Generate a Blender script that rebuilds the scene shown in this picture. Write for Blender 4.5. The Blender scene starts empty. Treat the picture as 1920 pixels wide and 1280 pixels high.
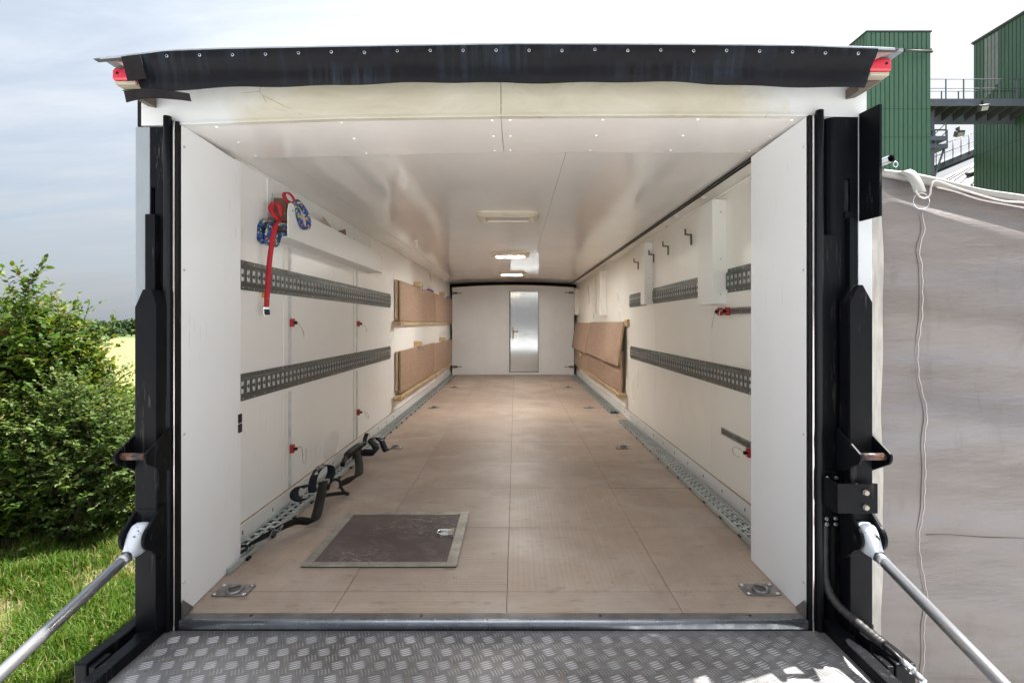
import bpy, math, random
import numpy as np
from mathutils import Vector, Matrix

R = math.radians
random.seed(11)
rng = np.random.default_rng(5)
sc = bpy.context.scene
col = sc.collection

# ------------------------------------------------------------------ camera
F = 1.10                       # truck floor above the ground
cam_d = bpy.data.cameras.new('camera')
cam = bpy.data.objects.new('camera', cam_d)
col.objects.link(cam)
cam.location = (0, 0, F + 1.0)
cam.rotation_euler = (R(90), 0, 0)
cam_d.sensor_width = 36
cam_d.lens = 18.75
cam_d.shift_x = -6 / 1920
cam_d.shift_y = -35 / 1920
cam_d.clip_start = 0.02
cam_d.clip_end = 6000
sc.camera = cam

# ------------------------------------------------------------------ sky, sun, exposure
SUN_EL, SUN_AZ = 63.0, 69.0    # azimuth from +Y towards +X
world = bpy.data.worlds.new('World')
sc.world = world
world.use_nodes = True
wt = world.node_tree
wt.nodes.clear()


def wn(t, **kw):
    n = wt.nodes.new(t)
    for k, v in kw.items():
        setattr(n, k, v)
    return n


w_out = wn('ShaderNodeOutputWorld')
w_bg = wn('ShaderNodeBackground')
w_bg.inputs['Strength'].default_value = 0.1
w_sky = wn('ShaderNodeTexSky')
w_sky.sky_type = 'NISHITA'
w_sky.sun_disc = False
w_sky.sun_elevation = R(SUN_EL)
w_sky.sun_rotation = R(SUN_AZ)
w_sky.dust_density = 2.0
w_tc = wn('ShaderNodeTexCoord')
w_sep = wn('ShaderNodeSeparateXYZ')
wt.links.new(w_tc.outputs['Generated'], w_sep.inputs[0])


def wmath(op, a, b=None, c=None, clamp=False):
    n = wn('ShaderNodeMath', operation=op)
    n.use_clamp = clamp
    for i, v in enumerate((a, b, c)):
        if v is None:
            continue
        if isinstance(v, (int, float)):
            n.inputs[i].default_value = v
        else:
            wt.links.new(v, n.inputs[i])
    return n.outputs[0]


zc = wmath('MAXIMUM', w_sep.outputs[2], 0.0)
den = wmath('ADD', zc, 0.16)
cx_ = wmath('DIVIDE', w_sep.outputs[0], den)
cy_ = wmath('DIVIDE', w_sep.outputs[1], den)
w_comb = wn('ShaderNodeCombineXYZ')
wt.links.new(cx_, w_comb.inputs[0])
wt.links.new(cy_, w_comb.inputs[1])


def wnoise(scale, loc, rot, sx, sy, detail=6, rough=0.55, dist=0.4):
    mp = wn('ShaderNodeMapping')
    mp.inputs['Location'].default_value = loc
    mp.inputs['Rotation'].default_value = (0, 0, rot)
    mp.inputs['Scale'].default_value = (sx, sy, 1)
    wt.links.new(w_comb.outputs[0], mp.inputs[0])
    n = wn('ShaderNodeTexNoise')
    n.inputs['Scale'].default_value = scale
    n.inputs['Detail'].default_value = detail
    n.inputs['Roughness'].default_value = rough
    n.inputs['Distortion'].default_value = dist
    wt.links.new(mp.outputs[0], n.inputs['Vector'])
    return n.outputs['Fac']


n1 = wnoise(0.55, (3.1, 1.7, 0), R(25), 0.8, 1.5)
n2 = wnoise(2.2, (7.3, 2.1, 0), R(25), 0.5, 2.0, 7, 0.6)
cover = wmath('MULTIPLY_ADD', n2, 0.35, wmath('MULTIPLY', n1, 0.95))
# the sky is clearer towards -X
cover = wmath('MULTIPLY_ADD', w_sep.outputs[0], 0.30, cover)
w_ramp = wn('ShaderNodeValToRGB')
w_ramp.color_ramp.elements[0].position = 0.30
w_ramp.color_ramp.elements[0].color = (0.38, 0.38, 0.38, 1)
w_ramp.color_ramp.elements[1].position = 0.66
w_ramp.color_ramp.elements[1].color = (0.97, 0.97, 0.97, 1)
wt.links.new(cover, w_ramp.inputs[0])
grad = wmath('MULTIPLY_ADD', zc, 4.9, 1.15)
shade = wmath('MULTIPLY', grad, wmath('MULTIPLY_ADD', n2, 0.22, 0.90))
w_cc = wn('ShaderNodeCombineColor')
wt.links.new(wmath('MULTIPLY', shade, 0.975), w_cc.inputs[0])
wt.links.new(shade, w_cc.inputs[1])
wt.links.new(wmath('MULTIPLY', shade, 1.035), w_cc.inputs[2])
w_hz = wn('ShaderNodeMix', data_type='RGBA')      # clear sky, thin veil
w_hz.inputs[0].default_value = 0.8
wt.links.new(w_sky.outputs[0], w_hz.inputs[6])
w_hz.inputs[7].default_value = (0.82, 1.12, 1.46, 1)
w_mix = wn('ShaderNodeMix', data_type='RGBA')
wt.links.new(w_ramp.outputs[0], w_mix.inputs[0])
wt.links.new(w_hz.outputs[2], w_mix.inputs[6])
wt.links.new(w_cc.outputs[0], w_mix.inputs[7])
wt.links.new(w_mix.outputs[2], w_bg.inputs[0])
wt.links.new(w_bg.outputs[0], w_out.inputs[0])

sun_d = bpy.data.lights.new('sun', 'SUN')
sun_d.energy = 4.6
sun_d.angle = R(0.6)
sun_d.color = (1.0, 0.965, 0.91)
sun = bpy.data.objects.new('sun', sun_d)
col.objects.link(sun)
sdir = Vector((math.sin(R(SUN_AZ)) * math.cos(R(SUN_EL)), math.cos(R(SUN_AZ)) * math.cos(R(SUN_EL)), math.sin(R(SUN_EL))))
sun.rotation_euler = sdir.to_track_quat('Z', 'Y').to_euler()
sun.location = sdir * 60

sc.view_settings.view_transform = 'Standard'
sc.view_settings.look = 'None'
sc.view_settings.gamma = 1
sc.view_settings.exposure = 1.9
sc.view_settings.use_curve_mapping = False
sc.render.engine = 'CYCLES'
cy = sc.cycles
cy.max_bounces = 14
cy.diffuse_bounces = 10
cy.glossy_bounces = 6
cy.transmission_bounces = 6
cy.sample_clamp_indirect = 8
cy.caustics_reflective = False
cy.caustics_refractive = False
cy.use_denoising = True


# ------------------------------------------------------------------ material helpers
class Mat:
    def __init__(self, name):
        self.m = bpy.data.materials.new(name)
        self.m.use_nodes = True
        self.t = self.m.node_tree
        self.t.nodes.clear()
        self.out = self.t.nodes.new('ShaderNodeOutputMaterial')
        self.b = self.t.nodes.new('ShaderNodeBsdfPrincipled')
        self.link(self.b.outputs[0], self.out.inputs[0])
        self._tc = None

    def link(self, a, b):
        self.t.links.new(a, b)

    def n(self, t, **kw):
        x = self.t.nodes.new(t)
        for k, v in kw.items():
            setattr(x, k, v)
        return x

    def put(self, sock, v):
        if isinstance(v, (int, float)):
            sock.default_value = v
        elif isinstance(v, tuple):
            sock.default_value = v if len(v) == 4 or sock.type == 'VECTOR' else (*v, 1)
        else:
            self.link(v, sock)

    def co(self, scale=(1, 1, 1), rot=(0, 0, 0), loc=(0, 0, 0), rnd=False, kind='Object'):
        if kind == 'World':
            src = self.n('ShaderNodeNewGeometry').outputs['Position']
        else:
            src = self.n('ShaderNodeTexCoord').outputs[kind]
        if rnd:
            oi = self.n('ShaderNodeObjectInfo')
            ad = self.n('ShaderNodeVectorMath', operation='ADD')
            mu = self.n('ShaderNodeMath', operation='MULTIPLY')
            mu.inputs[1].default_value = 37.0
            self.link(oi.outputs['Random'], mu.inputs[0])
            self.link(src, ad.inputs[0])
            self.link(mu.outputs[0], ad.inputs[1])
            src = ad.outputs[0]
        mp = self.n('ShaderNodeMapping')
        mp.inputs['Scale'].default_value = scale
        mp.inputs['Rotation'].default_value = rot
        mp.inputs['Location'].default_value = loc
        self.link(src, mp.inputs[0])
        return mp.outputs[0]

    def noise(self, v, scale=5, detail=5, rough=0.55, dist=0.0):
        x = self.n('ShaderNodeTexNoise')
        x.inputs['Scale'].default_value = scale
        x.inputs['Detail'].default_value = detail
        x.inputs['Roughness'].default_value = rough
        x.inputs['Distortion'].default_value = dist
        self.link(v, x.inputs['Vector'])
        return x.outputs['Fac']

    def voro(self, v, scale=5, out='Color', feature='F1'):
        x = self.n('ShaderNodeTexVoronoi', feature=feature)
        x.inputs['Scale'].default_value = scale
        self.link(v, x.inputs['Vector'])
        return x.outputs[out]

    def wave(self, v, scale=5, dist=0, axis='X', profile='SIN'):
        x = self.n('ShaderNodeTexWave', bands_direction=axis, wave_profile=profile)
        x.inputs['Scale'].default_value = scale
        x.inputs['Distortion'].default_value = dist
        x.inputs['Detail'].default_value = 2
        self.link(v, x.inputs['Vector'])
        return x.outputs['Fac']

    def ramp(self, f, stops, interp='LINEAR'):
        x = self.n('ShaderNodeValToRGB')
        cr = x.color_ramp
        cr.interpolation = interp
        while len(cr.elements) > 1:
            cr.elements.remove(cr.elements[-1])
        for i, (p, c) in enumerate(stops):
            e = cr.elements[0] if i == 0 else cr.elements.new(p)
            e.position = p
            c = (c, c, c) if isinstance(c, (int, float)) else c
            e.color = (*c, 1)
        self.link(f, x.inputs[0])
        return x.outputs[0]

    def mix(self, f, a, b, mode='MIX'):
        x = self.n('ShaderNodeMix', data_type='RGBA', blend_type=mode)
        self.put(x.inputs[0], f)
        self.put(x.inputs[6], a)
        self.put(x.inputs[7], b)
        return x.outputs[2]

    def math(self, op, a, b=0.0, clamp=False):
        x = self.n('ShaderNodeMath', operation=op)
        x.use_clamp = clamp
        self.put(x.inputs[0], a)
        self.put(x.inputs[1], b)
        return x.outputs[0]

    def bump(self, h, strength=0.2, dist=0.01):
        x = self.n('ShaderNodeBump')
        x.inputs['Strength'].default_value = strength
        x.inputs['Distance'].default_value = dist
        self.link(h, x.inputs['Height'])
        self.link(x.outputs[0], self.b.inputs['Normal'])
        return x.outputs[0]

    def set(self, color=None, rough=None, metal=None, spec=None, emit=None, es=None):
        if color is not None:
            self.put(self.b.inputs['Base Color'], color)
        if rough is not None:
            self.put(self.b.inputs['Roughness'], rough)
        if metal is not None:
            self.put(self.b.inputs['Metallic'], metal)
        if spec is not None:
            self.b.inputs['Specular IOR Level'].default_value = spec
        if emit is not None:
            self.put(self.b.inputs['Emission Color'], emit)
            self.b.inputs['Emission Strength'].default_value = es or 1.0
        return self.m


def simple(name, c, rough=0.5, metal=0.0, var=0.12, scale=6.0, bump=0.0, rvar=0.1, spec=0.5, stretch=(1, 1, 1), bscale=None, rnd=False):
    """a colour with soft uneven tone, uneven gloss and fine relief"""
    M = Mat(name)
    v = M.co(scale=stretch, rnd=rnd)
    f = M.noise(v, scale, 6, 0.6)
    d = tuple(x * (1 - var) for x in c)
    u = tuple(min(1, x * (1 + var)) for x in c)
    M.set(M.ramp(f, [(0.3, d), (0.7, u)]), M.ramp(M.noise(v, scale * 2.3, 4), [(0.3, max(0.02, rough - rvar)), (0.7, min(1, rough + rvar))]), metal, spec)
    if bump:
        M.bump(M.noise(v, bscale or scale * 12, 4), bump, 0.004)
    return M.m


def wall_white(name, c, dirt, rough, amount=0.5, grime=0.5):
    """glossy lining panel with smears, scuffs and small dark marks"""
    M = Mat(name)
    v = M.co(rnd=True)
    big = M.ramp(M.noise(v, 1.3, 5, 0.6, 0.6), [(0.36, 0.0), (0.75, 1.0)])
    base = M.mix(M.math('MULTIPLY', big, amount), c, dirt)
    spots = M.ramp(M.noise(M.co(scale=(1, 1, 0.5), rnd=True), 110, 3, 0.7), [(0.70, 0.0), (0.76, 1.0)])
    sparse = M.ramp(M.noise(v, 3.6, 3), [(0.60, 0.0), (0.74, 1.0)])
    base = M.mix(M.math('MULTIPLY', M.math('MULTIPLY', spots, sparse), grime), base, (0.12, 0.10, 0.08))
    scu = M.ramp(M.noise(M.co(scale=(70, 70, 5), rot=(0.5, 0.5, 0.3), rnd=True), 1.0, 4, 0.6), [(0.63, 0.0), (0.68, 1.0)])
    scm = M.ramp(M.noise(M.co(loc=(4, 2, 9), rnd=True), 2.4, 3), [(0.55, 0.0), (0.66, 1.0)])
    base = M.mix(M.math('MULTIPLY', M.math('MULTIPLY', scu, scm), 0.55 * grime), base, (0.25, 0.24, 0.22))
    M.set(base, M.ramp(M.noise(v, 1.1, 2), [(0.3, rough + 0.03), (0.75, rough + 0.09)]), 0)
    M.bump(M.noise(M.co(scale=(1, 1, 1), rnd=True), 2.6, 3), 0.10, 0.03)
    return M.m


M_wall = wall_white('lining_white', (0.87, 0.88, 0.875), (0.84, 0.825, 0.775), 0.24, 0.8, 0.5)
M_wall_r = wall_white('lining_cream', (0.87, 0.86, 0.81), (0.82, 0.79, 0.69), 0.24, 0.8, 0.5)
M_jamb = wall_white('jamb_white', (0.84, 0.86, 0.885), (0.78, 0.79, 0.79), 0.30, 0.5, 0.5)
M_skirt = wall_white('skirting_white', (0.76, 0.77, 0.77), (0.62, 0.60, 0.54), 0.28, 0.6, 0.6)
M_bulk = wall_white('bulkhead_grey_white', (0.79, 0.83, 0.88), (0.66, 0.66, 0.64), 0.30, 0.5, 0.6)
M_box = wall_white('cover_white', (0.84, 0.84, 0.80), (0.78, 0.77, 0.70), 0.35, 0.5, 0.2)
M_tray = wall_white('tray_white', (0.80, 0.81, 0.80), (0.74, 0.74, 0.70), 0.35, 0.4, 0.2)

# ceiling: very glossy, slightly wavy sheet
M = Mat('ceiling_gloss')
v = M.co()
M.set(M.mix(M.ramp(M.noise(v, 1.7, 5), [(0.35, 0.0), (0.75, 1.0)]), (0.85, 0.84, 0.82), (0.81, 0.79, 0.76)), M.ramp(M.noise(v, 2.5, 4), [(0.3, 0.05), (0.7, 0.13)]), 0)
M.bump(M.noise(M.co(scale=(2.2, 0.7, 1)), 1.1, 3, 0.5), 0.10, 0.05)
M_ceil = M.m

# soffit lining of the rear header
M = Mat('soffit_satin')
v = M.co()
M.set(M.mix(M.ramp(M.noise(v, 2.0, 5), [(0.35, 0.0), (0.75, 1.0)]), (0.83, 0.80, 0.77), (0.78, 0.74, 0.70)), 0.16, 0)
M.bump(M.noise(M.co(scale=(1.5, 1, 1)), 1.6, 3, 0.5), 0.06, 0.04)
M_soffit = M.m

# weathered header face: yellowed resin, cleaner wiped ends, hairline cracks and lichen specks
M = Mat('header_yellowed')
v = M.co()
f1 = M.noise(M.co(scale=(1, 1, 2.5)), 3.2, 7, 0.65, 0.5)
yel = M.ramp(f1, [(0.30, (0.44, 0.40, 0.30)), (0.52, (0.51, 0.475, 0.38)), (0.72, (0.57, 0.545, 0.46))])
sx = M.n('ShaderNodeSeparateXYZ')
M.link(M.co(kind='World'), sx.inputs[0])
endd = M.math('ABSOLUTE', M.math('ADD', sx.outputs[0], 0.035))
wig = M.math('MULTIPLY', M.noise(v, 6, 5, 0.6), 0.55)
clean = M.ramp(M.math('ADD', endd, M.math('SUBTRACT', wig, 0.27)), [(0.80, 0.0), (1.08, 1.0)])
colr = M.mix(clean, yel, (0.60, 0.615, 0.615))
cr = M.ramp(M.voro(M.co(scale=(1.4, 1, 2.4)), 2.6, 'Distance', 'DISTANCE_TO_EDGE'), [(0.0, 1.0), (0.006, 0.0)])
crm = M.math('MULTIPLY', cr, M.ramp(M.noise(v, 3.3, 3), [(0.55, 0.0), (0.60, 0.8)]))
colr = M.mix(crm, colr, (0.12, 0.09, 0.06))
sp = M.ramp(M.noise(v, 46, 3, 0.7), [(0.70, 0.0), (0.75, 0.75)])
colr = M.mix(M.math('MULTIPLY', sp, M.ramp(M.noise(v, 4, 2), [(0.5, 0.0), (0.6, 1.0)])), colr, (0.13, 0.12, 0.08))
M.set(colr, 0.42, 0)
M.bump(f1, 0.06, 0.01)
M_header = M.m

# rubber flap with chalky bluish run marks below the fixing line
M = Mat('rubber_flap')
st = M.noise(M.co(scale=(34, 1, 1.6)), 1.0, 5, 0.7)
sz = M.n('ShaderNodeSeparateXYZ')
M.link(M.co(), sz.inputs[0])
band = M.ramp(M.noise(M.co(scale=(2.2, 1, 9)), 1.0, 4), [(0.40, 0.0), (0.66, 1.0)])
chalk = M.math('MULTIPLY', M.ramp(st, [(0.45, 0.0), (0.70, 1.0)]), band)
base = M.mix(M.noise(M.co(scale=(1.2, 1, 3)), 2, 4), (0.003, 0.0045, 0.008), (0.007, 0.0055, 0.0055))
M.set(M.mix(M.math('MULTIPLY', chalk, 0.75), base, (0.028, 0.040, 0.058)), M.ramp(st, [(0.3, 0.42), (0.7, 0.66)]), 0, 0.12)
M.bump(M.noise(M.co(scale=(3, 1, 8)), 2, 4), 0.25, 0.01)
M_flap = M.m
M_flap_torn = simple('rubber_torn', (0.011, 0.009, 0.010), 0.75, 0, 0.4, 14, 0.3, spec=0.15)

M_black = None
M = Mat('black_paint')
v = M.co(rnd=True)
scr = M.ramp(M.noise(M.co(scale=(30, 30, 2.5), rnd=True), 2.0, 6, 0.7), [(0.565, 0.0), (0.63, 1.0)])
dust = M.ramp(M.noise(v, 5, 6, 0.65), [(0.35, 0.0), (0.8, 1.0)])
c0 = M.mix(M.math('MULTIPLY', dust, 0.5), (0.0035, 0.0043, 0.0062), (0.0085, 0.0085, 0.0092))
c0 = M.mix(M.math('MULTIPLY', M.math('MULTIPLY', scr, M.ramp(M.noise(v, 3, 3), [(0.5, 0), (0.65, 1)])), 0.5), c0, (0.12, 0.11, 0.10))
rs_ = M.ramp(M.noise(M.co(scale=(1, 1, 0.6), rnd=True), 19, 6, 0.75), [(0.60, 0.0), (0.68, 1.0)])
rm_ = M.ramp(M.noise(M.co(loc=(5, 1, 2), rnd=True), 2.7, 3), [(0.52, 0.0), (0.64, 1.0)])
c0 = M.mix(M.math('MULTIPLY', M.math('MULTIPLY', rs_, rm_), 0.6), c0, (0.045, 0.026, 0.016))
M.set(c0, M.ramp(M.noise(v, 9, 4), [(0.3, 0.36), (0.7, 0.56)]), 0, 0.10)
M.bump(M.noise(v, 60, 3), 0.06, 0.002)
M_black = M.m
M_void = simple('dark_steel_recess', (0.006, 0.006, 0.008), 0.7, 0, 0.3, 8, 0.1)
M_rubber = simple('seal_rubber', (0.008, 0.009, 0.011), 0.46, 0, 0.45, 20, 0.15, spec=0.22, stretch=(1, 1, 0.15))
M_rubber_dk = simple('seal_rubber_dark', (0.005, 0.005, 0.006), 0.6, 0, 0.3, 20, 0.1, spec=0.15)
M_chrome = simple('bright_trim', (0.72, 0.68, 0.66), 0.18, 1.0, 0.12, 10, 0, 0.06)
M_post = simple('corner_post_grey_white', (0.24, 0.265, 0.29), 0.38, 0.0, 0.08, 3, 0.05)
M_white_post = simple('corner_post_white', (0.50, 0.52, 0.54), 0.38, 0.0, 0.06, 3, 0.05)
M_roof = simple('roof_sheet', (0.26, 0.285, 0.32), 0.42, 0.3, 0.25, 5, 0.1)
M_roof_dk = simple('roof_edge_dark', (0.10, 0.11, 0.12), 0.5, 0.3, 0.25, 8, 0.1)
M_brown_br = simple('bracket_brown', (0.10, 0.078, 0.060), 0.6, 0.0, 0.3, 12, 0.1)
M_roof_red = simple('roof_lip_underside', (0.42, 0.26, 0.24), 0.6, 0.0, 0.3, 12, 0.1)
M_rail = simple('zinc_dark_rail', (0.072, 0.086, 0.079), 0.40, 0.30, 0.22, 9, 0.06, rnd=True)
M_tab = simple('rail_tab', (0.10, 0.10, 0.09), 0.5, 0.3, 0.3, 30)
M_railf = simple('zinc_floor_rail', (0.34, 0.38, 0.38), 0.38, 0.55, 0.25, 8, 0.06, rnd=True)
M_railtab = simple('zinc_bright_tab', (0.62, 0.64, 0.63), 0.4, 0.6, 0.15, 20)
M_pit = simple('rail_pit', (0.008, 0.008, 0.008), 0.8, 0, 0.2, 10)
M_zinc = simple('zinc_plated', (0.55, 0.58, 0.60), 0.30, 0.9, 0.25, 24, 0.1, rnd=True)
M_ringpl = simple('worn_ring_plate', (0.26, 0.25, 0.25), 0.38, 0.85, 0.45, 30, 0.15)
M_steel = simple('bright_steel', (0.66, 0.67, 0.68), 0.24, 1.0, 0.12, 14)
M_track = simple('slim_track_alu', (0.70, 0.70, 0.70), 0.4, 0.2, 0.15, 14, rnd=True)
M_track_dk = simple('slim_track_grey', (0.22, 0.215, 0.205), 0.45, 0.6, 0.2, 14, rnd=True)
M_red = simple('red_anodised', (0.40, 0.022, 0.022), 0.35, 0.3, 0.2, 30)
M_blackpl = simple('black_plastic', (0.007, 0.007, 0.007), 0.45, 0, 0.3, 20, spec=0.25)
M_wire = simple('wire_steel', (0.55, 0.53, 0.50), 0.3, 1.0, 0.2, 20)
M_hook = simple('hook_steel', (0.16, 0.145, 0.12), 0.5, 0.6, 0.3, 20)
M_rust = Mat('rusty_pin')
v = M_rust.co()
rf = M_rust.ramp(M_rust.noise(v, 26, 6, 0.7), [(0.42, 0.0), (0.58, 1.0)])
M_rust.set(M_rust.mix(rf, (0.03, 0.034, 0.04), (0.15, 0.062, 0.032)), M_rust.ramp(rf, [(0, 0.35), (1, 0.75)]), M_rust.ramp(rf, [(0, 0.6), (1, 0.1)]))
M_rust.bump(M_rust.noise(v, 60, 4), 0.3, 0.003)
M_rust = M_rust.m
M_lens = Mat('red_lens')
M_lens.set((0.52, 0.012, 0.035), 0.22, 0)
M_lens.b.inputs['Coat Weight'].default_value = 0.4
M_lens.bump(M_lens.wave(M_lens.co(), 60, 0, 'X'), 0.15, 0.002)
M_lens = M_lens.m
M_cream = simple('cream_plastic', (0.36, 0.32, 0.25), 0.42, 0, 0.12, 10, 0.05)
M_cream_w = simple('lamp_cream', (0.72, 0.66, 0.52), 0.36, 0, 0.08, 8, 0.03)
M_diff = Mat('lamp_diffuser')
M_diff.set((0.56, 0.54, 0.54), 0.22, 0)
M_diff.bump(M_diff.wave(M_diff.co(), 40, 0, 'X'), 0.2, 0.003)
M_diff = M_diff.m
def lit_diffuser(name, tint, power):
    M = Mat(name)
    M.set(M.mix(M.wave(M.co(), 16, 1.0, 'X'), (0.70, 0.55, 0.36), (0.60, 0.46, 0.30)), 0.3, 0, emit=tint, es=power)
    return M.m


M_diff_mid = lit_diffuser('lamp_diffuser_added_glow', (1.0, 0.97, 0.93), 56.0)  # glow added to the middle lamp to brighten the box
M_diff_on = lit_diffuser('lamp_diffuser_lit_warm', (1.0, 0.94, 0.86), 36.0)

# floor plywood: fine mesh-rib lines along or across the panel, stains, grey scuffs


def floor_mat(name, axis, c1, c2):
    M = Mat(name)
    w = M.co(kind='World')
    v = M.co(rnd=True)
    st = M.noise(M.co(scale=(46, 1.6, 1) if axis == 'X' else (1.6, 46, 1), rnd=True), 1.4, 6, 0.65)
    wv = M.wave(w, 14.5, 0.6, axis)
    base = M.ramp(st, [(0.25, c1), (0.75, c2)])
    base = M.mix(M.math('MULTIPLY', wv, 0.13), base, tuple(x * 0.62 for x in c1))
    blot = M.ramp(M.noise(w, 1.5, 7, 0.62, 0.5), [(0.38, 1.0), (0.60, 0.0)])
    base = M.mix(M.math('MULTIPLY', blot, 0.55), base, (0.235, 0.180, 0.145))
    pale = M.ramp(M.noise(M.co(kind='World', loc=(7, 3, 0)), 2.3, 7, 0.66, 0.8), [(0.47, 0.0), (0.62, 1.0)])
    base = M.mix(M.math('MULTIPLY', pale, 0.30), base, (0.47, 0.43, 0.41))
    scf = M.ramp(M.noise(M.co(kind='World', scale=(1, 3, 1), rot=(0, 0, 0.5)), 9, 6, 0.75), [(0.575, 0.0), (0.66, 1.0)])
    base = M.mix(M.math('MULTIPLY', scf, 0.45), base, (0.10, 0.07, 0.055))
    sp = M.ramp(M.noise(w, 95, 2, 0.6), [(0.66, 0.0), (0.70, 1.0)])
    sps = M.ramp(M.noise(M.co(kind='World', loc=(3, 9, 0)), 2.8, 2), [(0.50, 0), (0.60, 1)])
    base = M.mix(M.math('MULTIPLY', M.math('MULTIPLY', sp, sps), 0.7), base, (0.07, 0.05, 0.04))
    M.set(base, M.ramp(M.noise(w, 3.2, 5), [(0.3, 0.40), (0.7, 0.58)]), 0, 0.45)
    M.bump(M.math('ADD', wv, M.math('MULTIPLY', M.noise(w, 40, 4), 0.5)), 0.10, 0.002)
    return M.m


M_floor_x = floor_mat('floor_ply_lengthwise', 'X', (0.365, 0.281, 0.216), (0.425, 0.338, 0.270))
M_floor_y = floor_mat('floor_ply_crosswise', 'Y', (0.344, 0.264, 0.204), (0.405, 0.324, 0.260))
M_seam = simple('floor_seam_dirt', (0.030, 0.020, 0.014), 0.9, 0, 0.4, 20)

M = Mat('hatch_film_brown')
v = M.co()
ww = M.noise(M.co(scale=(1.3, 2.2, 1)), 5.0, 8, 0.72, 1.6)
marks = M.ramp(ww, [(0.50, 0.0), (0.62, 1.0)])
fine = M.ramp(M.noise(M.co(scale=(2, 5, 1), rot=(0, 0, 0.4)), 24, 6, 0.75, 0.6), [(0.545, 0.0), (0.63, 1.0)])
base = M.mix(M.ramp(M.noise(v, 3, 4), [(0.35, 0.0), (0.65, 1.0)]), (0.040, 0.026, 0.024), (0.080, 0.054, 0.052))
base = M.mix(M.math('MULTIPLY', marks, 0.40), base, (0.20, 0.165, 0.17))
base = M.mix(M.math('MULTIPLY', M.math('MULTIPLY', fine, M.ramp(M.noise(v, 3.4, 3), [(0.48, 0), (0.6, 1)])), 0.75), base, (0.46, 0.43, 0.42))
M.set(base, M.ramp(ww, [(0.3, 0.42), (0.7, 0.62)]), 0)
M.bump(ww, 0.12, 0.003)
M_hatch = M.m
M_hatch_fr = simple('hatch_frame_alu', (0.34, 0.33, 0.30), 0.46, 0.75, 0.28, 12, 0.1)

M = Mat('tread_plate_alu')
v = M.co()
smg = M.noise(v, 3.0, 7, 0.66, 0.4)
M.set(M.ramp(smg, [(0.34, (0.18, 0.177, 0.175)), (0.66, (0.335, 0.335, 0.345))]), M.ramp(M.noise(v, 7, 6, 0.6), [(0.3, 0.42), (0.7, 0.60)]), 0.75)
M.bump(M.noise(v, 120, 3), 0.10, 0.001)
M_plate = M.m
M_bars = simple('tread_bar_worn', (0.43, 0.43, 0.44), 0.36, 0.85, 0.25, 6)
M_sill = simple('sill_alu_dull', (0.20, 0.20, 0.20), 0.50, 0.75, 0.3, 9, 0.12)
M_nose = simple('sill_nosing', (0.40, 0.43, 0.48), 0.30, 0.85, 0.2, 9, 0.05)

M = Mat('rod_chromed')
M.set((0.46, 0.475, 0.51), 0.34, 0.9)
M_rod = M.m
M = Mat('white_chipped_paint')
v = M.co()
ch = M.ramp(M.noise(v, 34, 6, 0.7, 0.6), [(0.615, 0.0), (0.635, 1.0)])
M.set(M.mix(ch, (0.60, 0.64, 0.70), (0.012, 0.012, 0.014)), 0.42, 0)
M.bump(ch, 0.3, 0.002)
M_chip = M.m


def ply(name, a, b):
    M = Mat(name)
    g = M.noise(M.co(scale=(1, 1.2, 9), rnd=True), 3.2, 7, 0.62, 1.2)
    fl = M.noise(M.co(scale=(8, 3, 40), rnd=True), 2.0, 4, 0.7)
    base = M.ramp(g, [(0.32, tuple(x * .9 for x in a)), (0.50, a), (0.68, b)])
    M.set(M.mix(M.math('MULTIPLY', M.ramp(fl, [(0.5, 0), (0.75, 1)]), 0.18), base, tuple(x * 0.6 for x in a)), 0.5, 0)
    M.bump(fl, 0.08, 0.003)
    return M.m


M_ply = ply('plywood_face', (0.345, 0.225, 0.155), (0.405, 0.280, 0.205))
M = Mat('plywood_edge')
lay = M.wave(M.co(), 120, 0.5, 'X')
M.set(M.mix(lay, (0.52, 0.39, 0.25), (0.66, 0.53, 0.37)), 0.7, 0)
M_edge = M.m
M_pine = ply('pine_block', (0.50, 0.36, 0.19), (0.62, 0.47, 0.28))
M_blockbr = ply('brown_block', (0.16, 0.085, 0.050), (0.23, 0.13, 0.08))
M_card = simple('torn_card', (0.50, 0.43, 0.33), 0.8, 0, 0.2, 12)
M_purple = simple('purple_cloth', (0.16, 0.11, 0.36), 0.85, 0, 0.3, 20, 0.3)
M_strap_red = Mat('red_webbing')
M_strap_red.set(M_strap_red.mix(M_strap_red.wave(M_strap_red.co(), 260, 0, 'Z'), (0.52, 0.014, 0.030), (0.40, 0.010, 0.024)), 0.62, 0)
M_strap_red.bump(M_strap_red.wave(M_strap_red.co(), 260, 0, 'DIAGONAL'), 0.3, 0.001)
M_strap_red = M_strap_red.m
M = Mat('patterned_cloth')
cells = M.voro(M.co(), 115, 'Color')
sp_ = M.n('ShaderNodeSeparateColor')
M.link(cells, sp_.inputs[0])
pat = M.ramp(sp_.outputs[0], [(0.0, (0.012, 0.05, 0.24)), (0.36, (0.03, 0.13, 0.42)), (0.52, (0.42, 0.46, 0.03)), (0.62, (0.55, 0.58, 0.62)), (0.70, (0.04, 0.16, 0.05)), (0.79, (0.50, 0.16, 0.03)), (0.87, (0.01, 0.012, 0.02)), (0.93, (0.02, 0.09, 0.36))], 'CONSTANT')
M.set(pat, 0.75, 0)
M.bump(M.noise(M.co(), 90, 3), 0.15, 0.002)
M_pattern = M.m
M_strap_blue = simple('blue_cloth_edge', (0.018, 0.10, 0.34), 0.75, 0, 0.2, 40)
M = Mat('navy_webbing')
M.set(M.mix(M.noise(M.co(), 14, 5), (0.006, 0.007, 0.014), (0.014, 0.017, 0.028)), 0.7, 0, 0.2)
M.bump(M.wave(M.co(), 320, 0, 'DIAGONAL'), 0.3, 0.001)
M_web = M.m
M = Mat('olive_webbing')
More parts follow.
